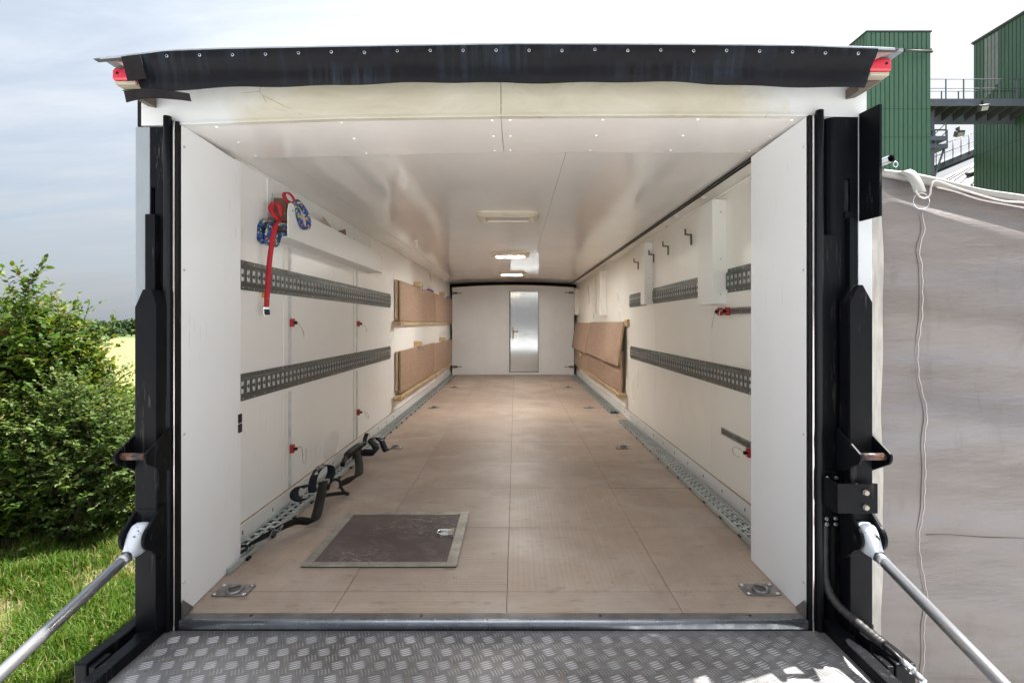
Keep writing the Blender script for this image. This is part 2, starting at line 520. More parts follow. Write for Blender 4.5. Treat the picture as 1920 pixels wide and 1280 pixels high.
M.set(M.mix(M.noise(M.co(), 14, 5), (0.008, 0.009, 0.008), (0.020, 0.021, 0.018)), 0.7, 0, 0.2)
M.bump(M.wave(M.co(), 320, 0, 'DIAGONAL'), 0.3, 0.001)
M_web2 = M.m
M_print_w = simple('print_white', (0.75, 0.75, 0.75), 0.6, 0, 0.06, 30)
M_print_r = simple('print_red', (0.50, 0.03, 0.04), 0.6, 0, 0.06, 30)
M_stitch = simple('stitch_thread', (0.42, 0.42, 0.50), 0.7, 0, 0.1, 30)
M_yellow = simple('yellow_tag', (0.60, 0.36, 0.05), 0.6, 0, 0.1, 20)
M_hose = simple('hose_sleeve', (0.032, 0.030, 0.030), 0.55, 0, 0.3, 26, 0.2)
M_caulk = simple('caulk_brown', (0.30, 0.20, 0.10), 0.8, 0, 0.4, 24)

# tarpaulin: faded brown-grey PVC with fold highlights painted as bluish bands, rub marks and grime towards the seams
M = Mat('tarpaulin_pvc')
v = M.co()
band = M.noise(M.co(scale=(0.55, 1, 3.2), rot=(0, R(7), 0)), 1.7, 6, 0.6, 0.4)
base = M.ramp(band, [(0.30, (0.126, 0.107, 0.094)), (0.50, (0.152, 0.134, 0.128)), (0.70, (0.158, 0.149, 0.160))])
gr = M.ramp(M.noise(M.co(scale=(4, 1, 1.2)), 2.4, 7, 0.7, 0.5), [(0.56, 0.0), (0.78, 1.0)])
base = M.mix(M.math('MULTIPLY', gr, 0.38), base, (0.045, 0.036, 0.030))
sp = M.ramp(M.noise(M.co(scale=(2, 1, 1)), 22, 5, 0.75), [(0.66, 0.0), (0.73, 1.0)])
base = M.mix(M.math('MULTIPLY', M.math('MULTIPLY', sp, M.ramp(M.noise(v, 2.0, 2), [(0.5, 0), (0.6, 1)])), 0.55), base, (0.06, 0.05, 0.042))
M.set(base, M.ramp(M.noise(v, 5, 5), [(0.3, 0.36), (0.7, 0.55)]), 0)
M.bump(M.math('ADD', M.noise(M.co(scale=(0.8, 1, 3.0), rot=(0, R(8), 0)), 3.0, 5, 0.6), M.math('MULTIPLY', M.noise(v, 240, 2), 0.03)), 0.30, 0.05)
M_tarp = M.m
M_tarp_sunlit = simple('tarp_top_sunlit', (0.23, 0.22, 0.21), 0.5, 0, 0.12, 5, 0.2, bscale=40)  # lighter tarp copy: sunlight on the top edge put into the colour
M_tarp_edge = simple('tarp_edge_dirty', (0.33, 0.31, 0.285), 0.6, 0, 0.30, 9, 0.2, stretch=(3, 1, 0.6))
M_cord = simple('cord_white', (0.42, 0.38, 0.36), 0.7, 0, 0.15, 40, 0.2)
M_tape = simple('strap_grey', (0.24, 0.24, 0.23), 0.65, 0, 0.12, 20, 0.1)
M_galv = simple('galvanised', (0.50, 0.52, 0.54), 0.42, 0.8, 0.2, 12, 0.05)

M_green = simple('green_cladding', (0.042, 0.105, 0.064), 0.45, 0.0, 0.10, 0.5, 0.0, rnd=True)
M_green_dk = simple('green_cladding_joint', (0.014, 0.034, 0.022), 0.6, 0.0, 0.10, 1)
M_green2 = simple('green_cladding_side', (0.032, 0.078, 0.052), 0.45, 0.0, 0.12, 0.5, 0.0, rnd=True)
M_lite = simple('translucent_sheet', (0.13, 0.155, 0.16), 0.5, 0.0, 0.15, 2)
M_silo = simple('galvanised_silo', (0.30, 0.31, 0.32), 0.50, 0.2, 0.15, 0.6)
M_silo_dk = simple('silo_rib', (0.06, 0.06, 0.065), 0.5, 0.5, 0.15, 0.6)
M_walk = simple('walkway_steel', (0.12, 0.14, 0.16), 0.5, 0.3, 0.18, 1)
M_walk_dk = simple('walkway_underside', (0.06, 0.066, 0.066), 0.6, 0.3, 0.18, 1)
M_lime = simple('lime_tank', (0.10, 0.16, 0.030), 0.5, 0, 0.3, 1.0)
M_glassy = simple('floodlight_glass', (0.50, 0.50, 0.45), 0.15, 0.2, 0.1, 4)


def leaf_mat(name, stops, trans=0.35, rough=0.4):
    M = Mat(name)
    at = M.n('ShaderNodeAttribute')
    at.attribute_name = 'tint'
    c = M.ramp(at.outputs['Fac'], stops)
    M.set(c, rough + .12, 0, 0.22)
    tr = M.n('ShaderNodeBsdfTranslucent')
    M.link(M.mix(0.6, c, M.mix(1.0, c, (1.6, 1.5, 0.5), 'MULTIPLY')), tr.inputs[0])
    ms = M.n('ShaderNodeMixShader')
    ms.inputs[0].default_value = trans
    M.link(M.b.outputs[0], ms.inputs[1])
    M.link(tr.outputs[0], ms.inputs[2])
    M.link(ms.outputs[0], M.out.inputs[0])
    return M.m


M_leaf = leaf_mat('leaf_hornbeam', [(0.0, (0.014, 0.042, 0.006)), (0.45, (0.042, 0.094, 0.010)), (0.76, (0.100, 0.142, 0.015)), (0.92, (0.19, 0.20, 0.030)), (1.0, (0.16, 0.085, 0.025))])
M_leaf_y = leaf_mat('leaf_yellow_green', [(0.0, (0.040, 0.090, 0.014)), (0.5, (0.100, 0.165, 0.025)), (1.0, (0.23, 0.24, 0.06))])
M_leaf_g = leaf_mat('leaf_grey_green', [(0.0, (0.028, 0.064, 0.014)), (0.5, (0.058, 0.102, 0.022)), (0.9, (0.112, 0.158, 0.04)), (1.0, (0.25, 0.24, 0.12))])
M_grassm = leaf_mat('grass_blade', [(0.0, (0.034, 0.084, 0.009)), (0.5, (0.074, 0.142, 0.014)), (0.85, (0.125, 0.185, 0.027)), (1.0, (0.28, 0.235, 0.11))], 0.4, 0.5)
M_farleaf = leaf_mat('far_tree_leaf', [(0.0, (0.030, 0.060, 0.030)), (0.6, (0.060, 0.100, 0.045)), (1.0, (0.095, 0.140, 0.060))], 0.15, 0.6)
M_bark = simple('bark', (0.12, 0.095, 0.07), 0.85, 0, 0.35, 18, 0.4)

# ground: grassy soil near the truck
M = Mat('ground_turf')
w = M.co(kind='World')
f = M.noise(w, 0.9, 7, 0.65, 0.4)
g = M.noise(w, 26, 5, 0.7)
c = M.ramp(g, [(0.30, (0.050, 0.075, 0.014)), (0.55, (0.085, 0.120, 0.022)), (0.75, (0.18, 0.16, 0.08))])
soil = M.ramp(g, [(0.30, (0.11, 0.085, 0.055)), (0.70, (0.27, 0.22, 0.15))])
M.set(M.mix(M.ramp(f, [(0.46, 0.0), (0.58, 1.0)]), c, soil), 0.95, 0)
M.bump(g, 0.5, 0.03)
M_ground = M.m
M = Mat('bounce_yard_concrete')
w = M.co(kind='World')
g = M.noise(w, 1.1, 7, 0.65, 0.5)
c = M.ramp(g, [(0.3, (0.47, 0.475, 0.48)), (0.7, (0.57, 0.575, 0.58))])
M.set(M.mix(M.ramp(M.noise(w, 60, 3), [(0.6, 0.0), (0.75, 0.4)]), c, (0.22, 0.20, 0.18)), 0.9, 0)
M.bump(M.noise(w, 60, 4), 0.3, 0.01)
M_bounce_yard = M.m
M = Mat('field_crop')
w = M.co(kind='World')
f = M.noise(M.co(kind='World', scale=(0.05, 0.012, 1)), 3, 6, 0.6)
sy = M.n('ShaderNodeSeparateXYZ')
M.link(w, sy.inputs[0])
crop = M.ramp(f, [(0.3, (0.185, 0.175, 0.055)), (0.7, (0.235, 0.220, 0.080))])
grs = M.ramp(f, [(0.3, (0.060, 0.100, 0.022)), (0.7, (0.080, 0.125, 0.03))])
M.set(M.mix(M.ramp(M.math('MULTIPLY', sy.outputs[1], 0.001), [(0.1690, 0.0), (0.1692, 1.0)]), crop, grs), 0.95, 0)
M.bump(M.noise(M.co(kind='World', scale=(1, 0.6, 1)), 1.5, 4), 0.3, 0.3)
M_field = M.m

# ------------------------------------------------------------------ mesh helpers
ORG = {}
CH = {}


class MB:
    def __init__(self):
        self.v, self.f, self.m, self.s = [], [], [], []

    def add(self, verts, faces, m=0, s=False):
        o = len(self.v)
        self.v += [tuple(x) for x in verts]
        for f in faces:
            self.f.append(tuple(o + i for i in f))
            self.m.append(m)
            self.s.append(s)
        return self

    def box(self, x0, x1, y0, y1, z0, z1, m=0):
        x0, x1 = min(x0, x1), max(x0, x1)
        y0, y1 = min(y0, y1), max(y0, y1)
        z0, z1 = min(z0, z1), max(z0, z1)
        return self.add([(x0, y0, z0), (x1, y0, z0), (x1, y1, z0), (x0, y1, z0), (x0, y0, z1), (x1, y0, z1), (x1, y1, z1), (x0, y1, z1)],
                        [(0, 3, 2, 1), (4, 5, 6, 7), (0, 1, 5, 4), (1, 2, 6, 5), (2, 3, 7, 6), (3, 0, 4, 7)], m)

    def obox(self, c, half, ax, m=0):
        """box centred at c, half sizes, axes as three vectors"""
        c = Vector(c)
        a = [Vector(x).normalized() * h for x, h in zip(ax, half)]
        p = [c + sx * a[0] + sy * a[1] + sz_ * a[2] for sz_ in (-1, 1) for sx, sy in ((-1, -1), (1, -1), (1, 1), (-1, 1))]
        return self.add(p, [(0, 3, 2, 1), (4, 5, 6, 7), (0, 1, 5, 4), (1, 2, 6, 5), (2, 3, 7, 6), (3, 0, 4, 7)], m)

    def prism(self, poly, axis, a, b, m=0, s=False):
        """polygon given in the two other axes, drawn out along axis from a to b"""
        n = len(poly)

        def pt(q, t):
            if axis == 'X':
                return (t, q[0], q[1])
            if axis == 'Y':
                return (q[0], t, q[1])
            return (q[0], q[1], t)
        vs = [pt(q, a) for q in poly] + [pt(q, b) for q in poly]
        fs = [tuple(range(n))[::-1], tuple(range(n, 2 * n))]
        self.add(vs, fs, m, False)
        o = len(self.v) - 2 * n
        for i in range(n):
            j = (i + 1) % n
            self.f.append((o + i, o + j, o + n + j, o + n + i))
            self.m.append(m)
            self.s.append(s)
        return self

    def tube(self, pts, r, n=10, m=0, caps=True, s=True):
        P = [Vector(p) for p in pts]
        rs = r if isinstance(r, (list, tuple)) else [r] * len(P)
        up = None
        rings = []
        for i, p in enumerate(P):
            d = (P[min(i + 1, len(P) - 1)] - P[max(i - 1, 0)]).normalized()
            if up is None:
                up = Vector((0, 0, 1)) if abs(d.z) < 0.9 else Vector((1, 0, 0))
            u = (up - d * up.dot(d)).normalized()
            up = u
            w = d.cross(u)
            rings.append([p + (u * math.cos(2 * math.pi * k / n) + w * math.sin(2 * math.pi * k / n)) * rs[i] for k in range(n)])
        o = len(self.v)
        for rg in rings:
            self.v += [tuple(q) for q in rg]
        for i in range(len(P) - 1):
            for k in range(n):
                k2 = (k + 1) % n
                self.f.append((o + i * n + k, o + i * n + k2, o + (i + 1) * n + k2, o + (i + 1) * n + k))
                self.m.append(m)
                self.s.append(s)
        if caps:
            self.f.append(tuple(o + k for k in range(n))[::-1])
            self.f.append(tuple(o + (len(P) - 1) * n + k for k in range(n)))
            self.m += [m, m]
            self.s += [False, False]
        return self

    def cyl(self, p0, p1, r, n=14, m=0, s=True):
        return self.tube([p0, p1], r, n, m, True, s)

    def grid(self, fn, nu, nv, m=0, s=True):
        o = len(self.v)
        for i in range(nu + 1):
            for j in range(nv + 1):
                self.v.append(tuple(fn(i / nu, j / nv)))
        for i in range(nu):
            for j in range(nv):
                a = o + i * (nv + 1) + j
                self.f.append((a, a + 1, a + nv + 2, a + nv + 1))
                self.m.append(m)
                self.s.append(s)
        return self

    def slab(self, fn, nrm, t, nu, nv, m=0, s=True, m_edge=None):
        """a sheet fn(u, v) with thickness t along nrm (vector or function)"""
        nf = nrm if callable(nrm) else (lambda u, v: Vector(nrm))
        top = len(self.v)
        for i in range(nu + 1):
            for j in range(nv + 1):
                self.v.append(tuple(Vector(fn(i / nu, j / nv)) + nf(i / nu, j / nv) * t))
        bot = len(self.v)
        for i in range(nu + 1):
            for j in range(nv + 1):
                self.v.append(tuple(fn(i / nu, j / nv)))
        w = nv + 1
        me = m if m_edge is None else m_edge
        for i in range(nu):
            for j in range(nv):
                a = i * w + j
                self.f += [(top + a, top + a + 1, top + a + w + 1, top + a + w), (bot + a, bot + a + w, bot + a + w + 1, bot + a + 1)]
                self.m += [m, m]
                self.s += [s, s]
        ring = [i * w for i in range(nu + 1)] + [nu * w + j for j in range(1, w)] + [i * w + nv for i in range(nu - 1, -1, -1)] + [j for j in range(nv - 1, 0, -1)]
        o = len(self.v)
        for r_ in ring:
            self.v += [self.v[top + r_], self.v[bot + r_]]
        q = len(ring)
        for k in range(q):
            k2 = (k + 1) % q
            self.f.append((o + 2 * k, o + 2 * k2, o + 2 * k2 + 1, o + 2 * k + 1))
            self.m.append(me)
            self.s.append(False)
        return self

    def slots(self, o, u, v, n, cells, pitch, h, su, sv, depth, m=0, shift=0.0):
        """flat strip pierced by a row of real slots: o = start, u along, v across, n outwards"""
        o, u, v, n = Vector(o), Vector(u), Vector(v), Vector(n)

        def P(a, b, c=0.0):
            return o + u * a + v * b + n * c
        for i in range(cells):
            a0, a1 = i * pitch, (i + 1) * pitch
            c = (a0 + a1) / 2 + shift
            s0, s1 = c - su / 2, c + su / 2
            hb, hv = h / 2, sv / 2
            vs = [P(a0, -hb), P(s0, -hb), P(s1, -hb), P(a1, -hb), P(a0, hb), P(s0, hb), P(s1, hb), P(a1, hb),
                  P(s0, -hv), P(s1, -hv), P(s1, hv), P(s0, hv), P(s0, -hv, -depth), P(s1, -hv, -depth), P(s1, hv, -depth), P(s0, hv, -depth)]
            fs = [(0, 1, 5, 4), (2, 3, 7, 6), (1, 2, 9, 8), (11, 10, 6, 5), (8, 9, 13, 12), (9, 10, 14, 13), (10, 11, 15, 14), (11, 8, 12, 15)]
            self.add(vs, fs, m)
        return self

    def build(self, name, mats, parent=None, bevel=0.0, kind=None, label=None, cat=None, group=None, seg=2):
        if not isinstance(mats, (list, tuple)):
            mats = [mats]
        a = np.array(self.v, dtype=np.float64)
        if parent is not None:
            org = Vector(ORG[parent.name])
        else:
            org = Vector(((a[:, 0].min() + a[:, 0].max()) / 2, (a[:, 1].min() + a[:, 1].max()) / 2, a[:, 2].min()))
        me = bpy.data.meshes.new(name)
        me.from_pydata([tuple(x) for x in (a - np.array(org))], [], self.f)
        for mm in mats:
            me.materials.append(mm)
        me.polygons.foreach_set('material_index', self.m)
        me.polygons.foreach_set('use_smooth', self.s)
        me.update()
        ob = bpy.data.objects.new(name, me)
        col.objects.link(ob)
        if parent is not None:
            ob.parent = parent
            CH.setdefault(parent.name, []).append(ob)
        else:
            ob.location = org
        ORG[ob.name] = tuple(org)
        if bevel:
            b = ob.modifiers.new('edge', 'BEVEL')
            b.width = bevel
            b.segments = seg
            b.limit_method = 'ANGLE'
            b.angle_limit = R(40)
        tag(ob, label, cat, group, kind)
        return ob


def tag(o, label=None, cat=None, group=None, kind=None):
    for k, x in (('label', label), ('category', cat), ('group', group), ('kind', kind)):
        if x:
            o[k] = x
    return o


def thing(name, label, cat, loc, group=None):
    o = bpy.data.objects.new(name, None)
    o.empty_display_size = 0.1
    col.objects.link(o)
    o.location = loc
    ORG[o.name] = tuple(loc)
    return tag(o, label, cat, group)


def copy_tree(o, loc=None, parent=None, label=None):
    """a copy of a thing, its parts and their sub-parts (mesh data shared)"""
    c = o.copy()
    col.objects.link(c)
    if parent is not None:
        c.parent = parent
    if loc is not None:
        c.location = loc
        ORG[c.name] = tuple(loc)
    if label:
        c['label'] = label
    for chd in CH.get(o.name, []):
        k = copy_tree(chd, None, c)
        CH.setdefault(c.name, []).append(k)
    return c


def smooth_path(pts, n=8):
    """Catmull-Rom through the points"""
    P = [Vector(p) for p in pts]
    P = [P[0] * 2 - P[1]] + P + [P[-1] * 2 - P[-2]]
    out = []
    for i in range(1, len(P) - 2):
        a, b, c, d = P[i - 1:i + 3]
        for k in range(n):
            t = k / n
            out.append(0.5 * ((2 * b) + (c - a) * t + (2 * a - 5 * b + 4 * c - d) * t * t + (3 * b - a - 3 * c + d) * t ** 3))
    out.append(P[-2])
    return out


class Ribbon:
    """webbing along a path; each point carries the direction across the band"""

    def __init__(self, pts, across, width, t=0.0022, n=8):
        self.p = smooth_path(pts, n)
        self.a = [x.normalized() for x in smooth_path(across, n)]
        self.w, self.t = width, t
        self.nr = []
        for i in range(len(self.p)):
            d = self.p[min(i + 1, len(self.p) - 1)] - self.p[max(i - 1, 0)]
            q = d.cross(self.a[i])
            self.nr.append(q.normalized() if q.length > 1e-9 else Vector((0, 0, 1)))

    def at(self, u, v, lift=0.0):
        x = min(max(u, 0), 1) * (len(self.p) - 1)
        i = min(int(x), len(self.p) - 2)
        f = x - i
        p = self.p[i].lerp(self.p[i + 1], f)
        a = self.a[i].lerp(self.a[i + 1], f).normalized()
        q = self.nr[i].lerp(self.nr[i + 1], f)
        return p + a * (v * self.w) + q * lift

    def mesh(self, mb, m=0):
        k = len(self.p) - 1
        o = len(mb.v)
        for i in range(k + 1):
            for v, l in ((-0.5, 0.5), (0.5, 0.5), (0.5, -0.5), (-0.5, -0.5)):
                mb.v.append(tuple(self.p[i] + self.a[i] * v * self.w + self.nr[i] * l * self.t))
        for i in range(k):
            for j in range(4):
                j2 = (j + 1) % 4
                mb.f.append((o + i * 4 + j, o + i * 4 + j2, o + i * 4 + 4 + j2, o + i * 4 + 4 + j))
                mb.m.append(m)
                mb.s.append(j in (0, 2))
        mb.f += [(o + 3, o + 2, o + 1, o), (o + k * 4, o + k * 4 + 1, o + k * 4 + 2, o + k * 4 + 3)]
        mb.m += [m, m]
        mb.s += [False, False]
        return mb

    def mark(self, mb, quads, side=1, lift=0.0022, m=0):
        """flat print: quads of (u, v) corners laid on the band"""
        for q in quads:
            mb.add([self.at(u, v, side * lift) for u, v in q], [tuple(range(len(q)))], m)
        return mb


def H(h):
    return F + h


# ================================================================== SETTING: ground, field
def terrain(y):
    if y < 9:
        return 0.0
    return -4.25 * min(1.0, (y - 9) / 241.0) - max(0, y - 250) * 0.0006


mb = MB()
xs = [-3000, -600, -200, -60, -20, -8, 0, 8, 20, 60, 200, 600, 3000]
ys = [-60, -20, 0, 4, 9, 14]
for a in (0,):
    o = len(mb.v)
    for x in xs:
        for y in ys:
            mb.v.append((x, y, terrain(y)))
    for i in range(len(xs) - 1):
        for j in range(len(ys) - 1):
            k = o + i * len(ys) + j
            mb.f.append((k, k + len(ys), k + len(ys) + 1, k + 1))
            mb.m.append(0)
            mb.s.append(False)
mb.build('ground', M_ground, kind='structure')
mb = MB()
mb.box(-1.35, 60, -50, 30, -.06, .012)
mb.box(-40, -1.3505, -50, 1.9, -.06, .012)
mb.build('bounce_yard', M_bounce_yard, kind='structure')  # unseen pale paving, added to bounce sunlight into the truck
mb = MB()
ys = [14, 20, 40, 90, 169, 200, 250, 500, 1200, 3500]
o = 0
for x in xs:
    for y in ys:
        mb.v.append((x, y, terrain(y)))
for i in range(len(xs) - 1):
    for j in range(len(ys) - 1):
        k = i * len(ys) + j
        mb.f.append((k, k + len(ys), k + len(ys) + 1, k + 1))
        mb.m.append(0)
        mb.s.append(False)
mb.build('field', M_field, kind='structure')

# ================================================================== TRUCK BODY
XL, XR = -1.250, 1.185         # inner wall faces
JL, JR = -1.131, 0.986
JLF, JRF = -1.158, 0.994   # the jamb linings splay a little         # inner faces of the rear jambs
YB = 10.2                      # bulkhead
truck = thing('cargo_truck', 'white cargo truck body seen from behind through its wide open rear', 'truck', (-0.03, 1.8, 0))


def ceil_h(x):
    return 1.741 + 0.046 * (1 - ((x + 0.03) / 1.235) ** 2)


# floor deck and panels
MB().box(XL - .03, XR + .025, 1.80, 10.7, H(-.14), H(-.018)).build('floor_deck', M_seam, truck)
cxs = [XL + .002, -0.632, -0.030, 0.578, XR - .002]
rows = [1.838, 1.988]
while rows[-1] < YB - 0.3:
    rows.append(rows[-1] + 0.622)
rows[-1] = 10.62
for i in range(4):
    for j in range(len(rows) - 1):
        g = 0.0012
        jz = random.uniform(-0.0012, 0)
        y0, y1 = rows[j] + (random.uniform(-.004, .004) if 0 < j else 0), rows[j + 1]
        gy = .0020 if y0 < 3.4 else .0009
        MB().box(cxs[i] + g, cxs[i + 1] - g, rows[j] + gy, y1 - gy, H(-.016), H(jz)).build(
            'floor_panel', M_floor_x if (i * 3 + j * 2 + (i * j) % 3) % 3 != 0 else M_floor_y, truck)
# sill
MB().box(JL + .002, JR - .002, 1.797, 1.836, H(-.014), H(.003)).build('sill_plate', M_sill, truck, 0.0015)
MB().prism([(1.797, H(.0035)), (1.791, H(.003)), (1.787, H(.000)), (1.786, H(-.006)), (1.788, H(-.026)), (1.797, H(-.026))], 'X', JL + .004, JR - .004, s=True).build('sill_nosing', M_nose, truck)
for xx, s_ in ((JL + .004, 1), (JR - .004, -1)):
    MB().prism([(1.80, H(.004)), (1.80, H(.055)), (1.806, H(.062)), (1.86, H(.012)), (1.86, H(.004))], 'X', xx, xx + s_ * .004).build('sill_bracket', M_sill, truck)
for xx in (-.9, -.32, .29, .80):
    MB().cyl((xx, 1.818, H(.003)), (xx, 1.818, H(.0052)), .0055, 10).build('sill_screw', M_rust, truck)

# walls: outer skin, lining panels, skirting
for nm, x0, x1 in (('side_wall', XL - .032, XL - .014), ('side_wall', XR + .014, XR + .030)):
    MB().box(x0, x1, 1.86, 10.75, H(-.16), H(1.80)).build(nm, M_white_post, truck)
lj = [1.85, 2.94, 4.19, 5.48, 7.92, 10.65]
rj = [1.85, 3.22, 4.50, 5.86, 8.20, 10.65]
for a, b in zip(lj, lj[1:]):
    MB().box(XL - .012, XL, a + .0015, b - .0015, H(-.01), H(ceil_h(XL) + .01)).build('wall_panel', M_wall, truck, 0.001, seg=1)
for a, b in zip(rj, rj[1:]):
    MB().box(XR, XR + .012, a + .0015, b - .0015, H(-.01), H(ceil_h(XR) + .01)).build('wall_panel', M_wall_r, truck, 0.001, seg=1)
for x0, sgn in ((XL, 1), (XR, -1)):
    m_ = MB().box(x0 + sgn * .0005, x0 + sgn * .012, 2.0, 10.2, H(.001), H(.085))
    m_.build('skirting', M_skirt, truck, 0.002)
    MB().box(x0 + sgn * .0005, x0 + sgn * .006, 2.0, 10.2, H(.0855), H(.089)).build('caulk_line', M_caulk, truck)
    y = 2.42
    while y < 6:                                      # short nail heads along the skirting
        MB().box(x0 + sgn * .0118, x0 + sgn * .0145, y, y + .004, H(.040), H(.056)).build('skirting_clip', M_blackpl, truck)
        y += 0.30

# ceiling: crowned sheets with lengthwise joints
def ceil_sheet(x0, x1, y0, y1, name, mt, drop=0.0):
    mb = MB()
    mb.slab(lambda u, v: (x0 + (x1 - x0) * u, y0 + (y1 - y0) * v, H(ceil_h(x0 + (x1 - x0) * u) - drop)), (0, 0, 1), .012, 12, 24)
    return mb.build(name, mt, truck)


ceil_sheet(-1.262, -1.0635, 1.95, 10.72, 'ceiling_panel', M_ceil)
ceil_sheet(-1.0615, 0.234, 1.95, 10.72, 'ceiling_panel', M_ceil)
ceil_sheet(0.2355, 1.061, 1.95, 10.72, 'ceiling_panel', M_ceil)
ceil_sheet(1.088, 1.197, 1.95, 10.72, 'ceiling_panel', M_wall_r)
hz = ceil_h(1.075)
MB().box(1.062, 1.087, 2.0, YB, H(hz - .006), H(hz + .006)).build('cable_channel', M_track_dk, truck, 0.002)
for xx in (1.0605, 1.0835):
    MB().box(xx, xx + .0055, 2.0, YB, H(hz - .011), H(hz - .0055)).build('channel_lip', M_rubber_dk, truck)
for yy in (3.16, 3.72, 4.9, 6.3):
    MB().box(1.105, 1.135, yy, yy + .05, H(ceil_h(1.12) - .010), H(ceil_h(1.12) + .002)).build('cable_clip', M_box, truck, 0.003)
# closing strip where the cream cove meets the wall
MB().box(XR - .010, XR - .0005, 2.0, 10.2, H(ceil_h(XR) - .02), H(ceil_h(XR) - .004)).build('cove_strip', M_wall_r, truck, 0.002)
MB().box(XL + .0005, XL + .007, 2.0, 10.2, H(ceil_h(XL) - .012), H(ceil_h(XL) - .002)).build('cove_strip', M_wall, truck, 0.002)

# roof: crowned sheet with a lip that overhangs the rear
lipx = [-1.308, -1.22, -1.08, -.9, -.54, 0, .5, .9, 1.02, 1.10, 1.192]
liph = [1.817, 1.824, 1.842, 1.848, 1.855, 1.863, 1.861, 1.857, 1.852, 1.850, 1.846]


def lip(x):
    return float(np.interp(x, lipx, liph))


mb = MB()
mb.slab(lambda u, v: (-1.285 + 2.497 * u, 1.665 + 9.1 * v, H(lip(-1.285 + 2.497 * u) + .0)), (0, 0, 1), .010, 40, 2, 0)
mb.build('roof', M_roof, truck)
mb = MB()
mb.slab(lambda u, v: (-1.285 + 2.46 * u, 1.650 + .014 * v, H(lip(-1.285 + 2.46 * u) - .004 + .008 * v)), (0, -.35, 1), .006, 40, 1, 0)
mb.build('roof_lip', M_roof, truck)
for xa, xb, ha, hb in ((-1.306, -1.20, 1.815, 1.824), (1.07, 1.190, 1.851, 1.846)):
    m_ = MB()
    m_.slab(lambda u, v: (xa + (xb - xa) * u, 1.652 + .020 * v, H(ha + (hb - ha) * u)), (0, 0, 1), .003, 6, 1)
    if xa < 0:
        m_.slab(lambda u, v: (-1.248 + .055 * u, 1.674, H(1.817 + .004 * u - .042 * u * v)), (0, 1, 0), .003, 6, 4, 1)
    else:
        m_.slab(lambda u, v: (1.105 + .075 * u, 1.674, H(1.847 - .030 * (1 - u) * v)), (0, 1, 0), .003, 6, 4, 1)
    m_.build('roof_corner', [M_roof_dk, M_roof_red], truck)

# rear header: face and soffit, in two halves with an open joint
zfx = [-1.265, -1.14, -.6, 0, .6, 1.0, 1.19]
zfh = [1.666, 1.668, 1.688, 1.697, 1.699, 1.697, 1.695]
zix = [-1.265, -1.14, -.55, 0, .6, 1.0, 1.19]
zih = [1.687, 1.689, 1.706, 1.7155, 1.716, 1.713, 1.711]


def zf(x):
    return float(np.interp(x, zfx, zfh))


def zi(x):
    return float(np.interp(x, zix, zih))


for a, b in ((-1.264, -.0492), (-.0472, 1.188)):
    mb = MB()
    mb.slab(lambda u, v: (a + (b - a) * u, 1.803, H(zf(a + (b - a) * u) + v * (lip(a + (b - a) * u) - .003 - zf(a + (b - a) * u)))), (0, 1, 0), .02, 24, 4)
    mb.build('header_panel', M_header, truck)
    mb = MB()
    mb.slab(lambda u, v: (a + (b - a) * u, 1.824 + .426 * v, H(zf(a + (b - a) * u) + .002 + v * (zi(a + (b - a) * u) - zf(a + (b - a) * u)))), (0, 0, 1), .012, 24, 6)
    mb.build('soffit_panel', M_soffit, truck)
    mb = MB()
    mb.slab(lambda u, v: (a + (b - a) * u, 2.232, H(zi(a + (b - a) * u) + .014 + v * .10)), (0, 1, 0), .018, 24, 1)
    mb.build('soffit_return', M_soffit, truck)
# pale folded edge along the bottom of the header
mb = MB()
mb.slab(lambda u, v: (JL + (JR - JL) * u, 1.7985, H(zf(JL + (JR - JL) * u) - .001 + .008 * v)), (0, 1, 0), .004, 30, 1)
mb.build('header_edge', M_header, truck)


def soffit_z(x, y):
    t = (y - 1.824) / .426
    return zf(x) + .002 + t * (zi(x) - zf(x))


rv = None
for yy, xl in ((1.842, (-1.03, -.60, -.080, -.018, .302, .63, .955)), (2.02, (-1.05, -.61, -.082, -.018, .307, .635, .965)), (2.215, (-1.08, -.62, -.085, -.020, .310, .645, .972))):
    for xx in xl:
        p = (xx, yy, H(soffit_z(xx, yy)))
        if rv is None:
            mb = MB()
            mb.tube([(p[0], p[1], p[2] + .002), (p[0], p[1], p[2] - .0015), (p[0], p[1], p[2] - .0035)], [.0062, .0058, .0028], 10)
            rv = mb.build('rivet', M_box, truck)
            p0 = Vector(p)
        else:
            c = rv.copy()
            col.objects.link(c)
            c.parent = truck
            c.location = Vector(p) - p0

# rubber flap hanging from the lip
fbx = [-1.185, -1.10, -.95, -.84, -.55, 0, .53, .77, 1.00, 1.094]
fbh = [1.716, 1.726, 1.735, 1.741, 1.749, 1.756, 1.754, 1.746, 1.738, 1.736]


def flap(u, v):
    xt = -1.205 + (1.121 + 1.205) * u
    xb = -1.165 + (1.094 + 1.165) * u
    x = xt + (xb - xt) * v
    zt = lip(xt) - .004
    zb = float(np.interp(xb, fbx, fbh))
    wob = .006 * math.sin(x * 9 + 1) * v + .004 * math.sin(x * 23) * v * v - .004 * math.sin(v * 9)
    return (x, 1.650 + .030 * v + wob, H(zt + (zb - zt) * v))


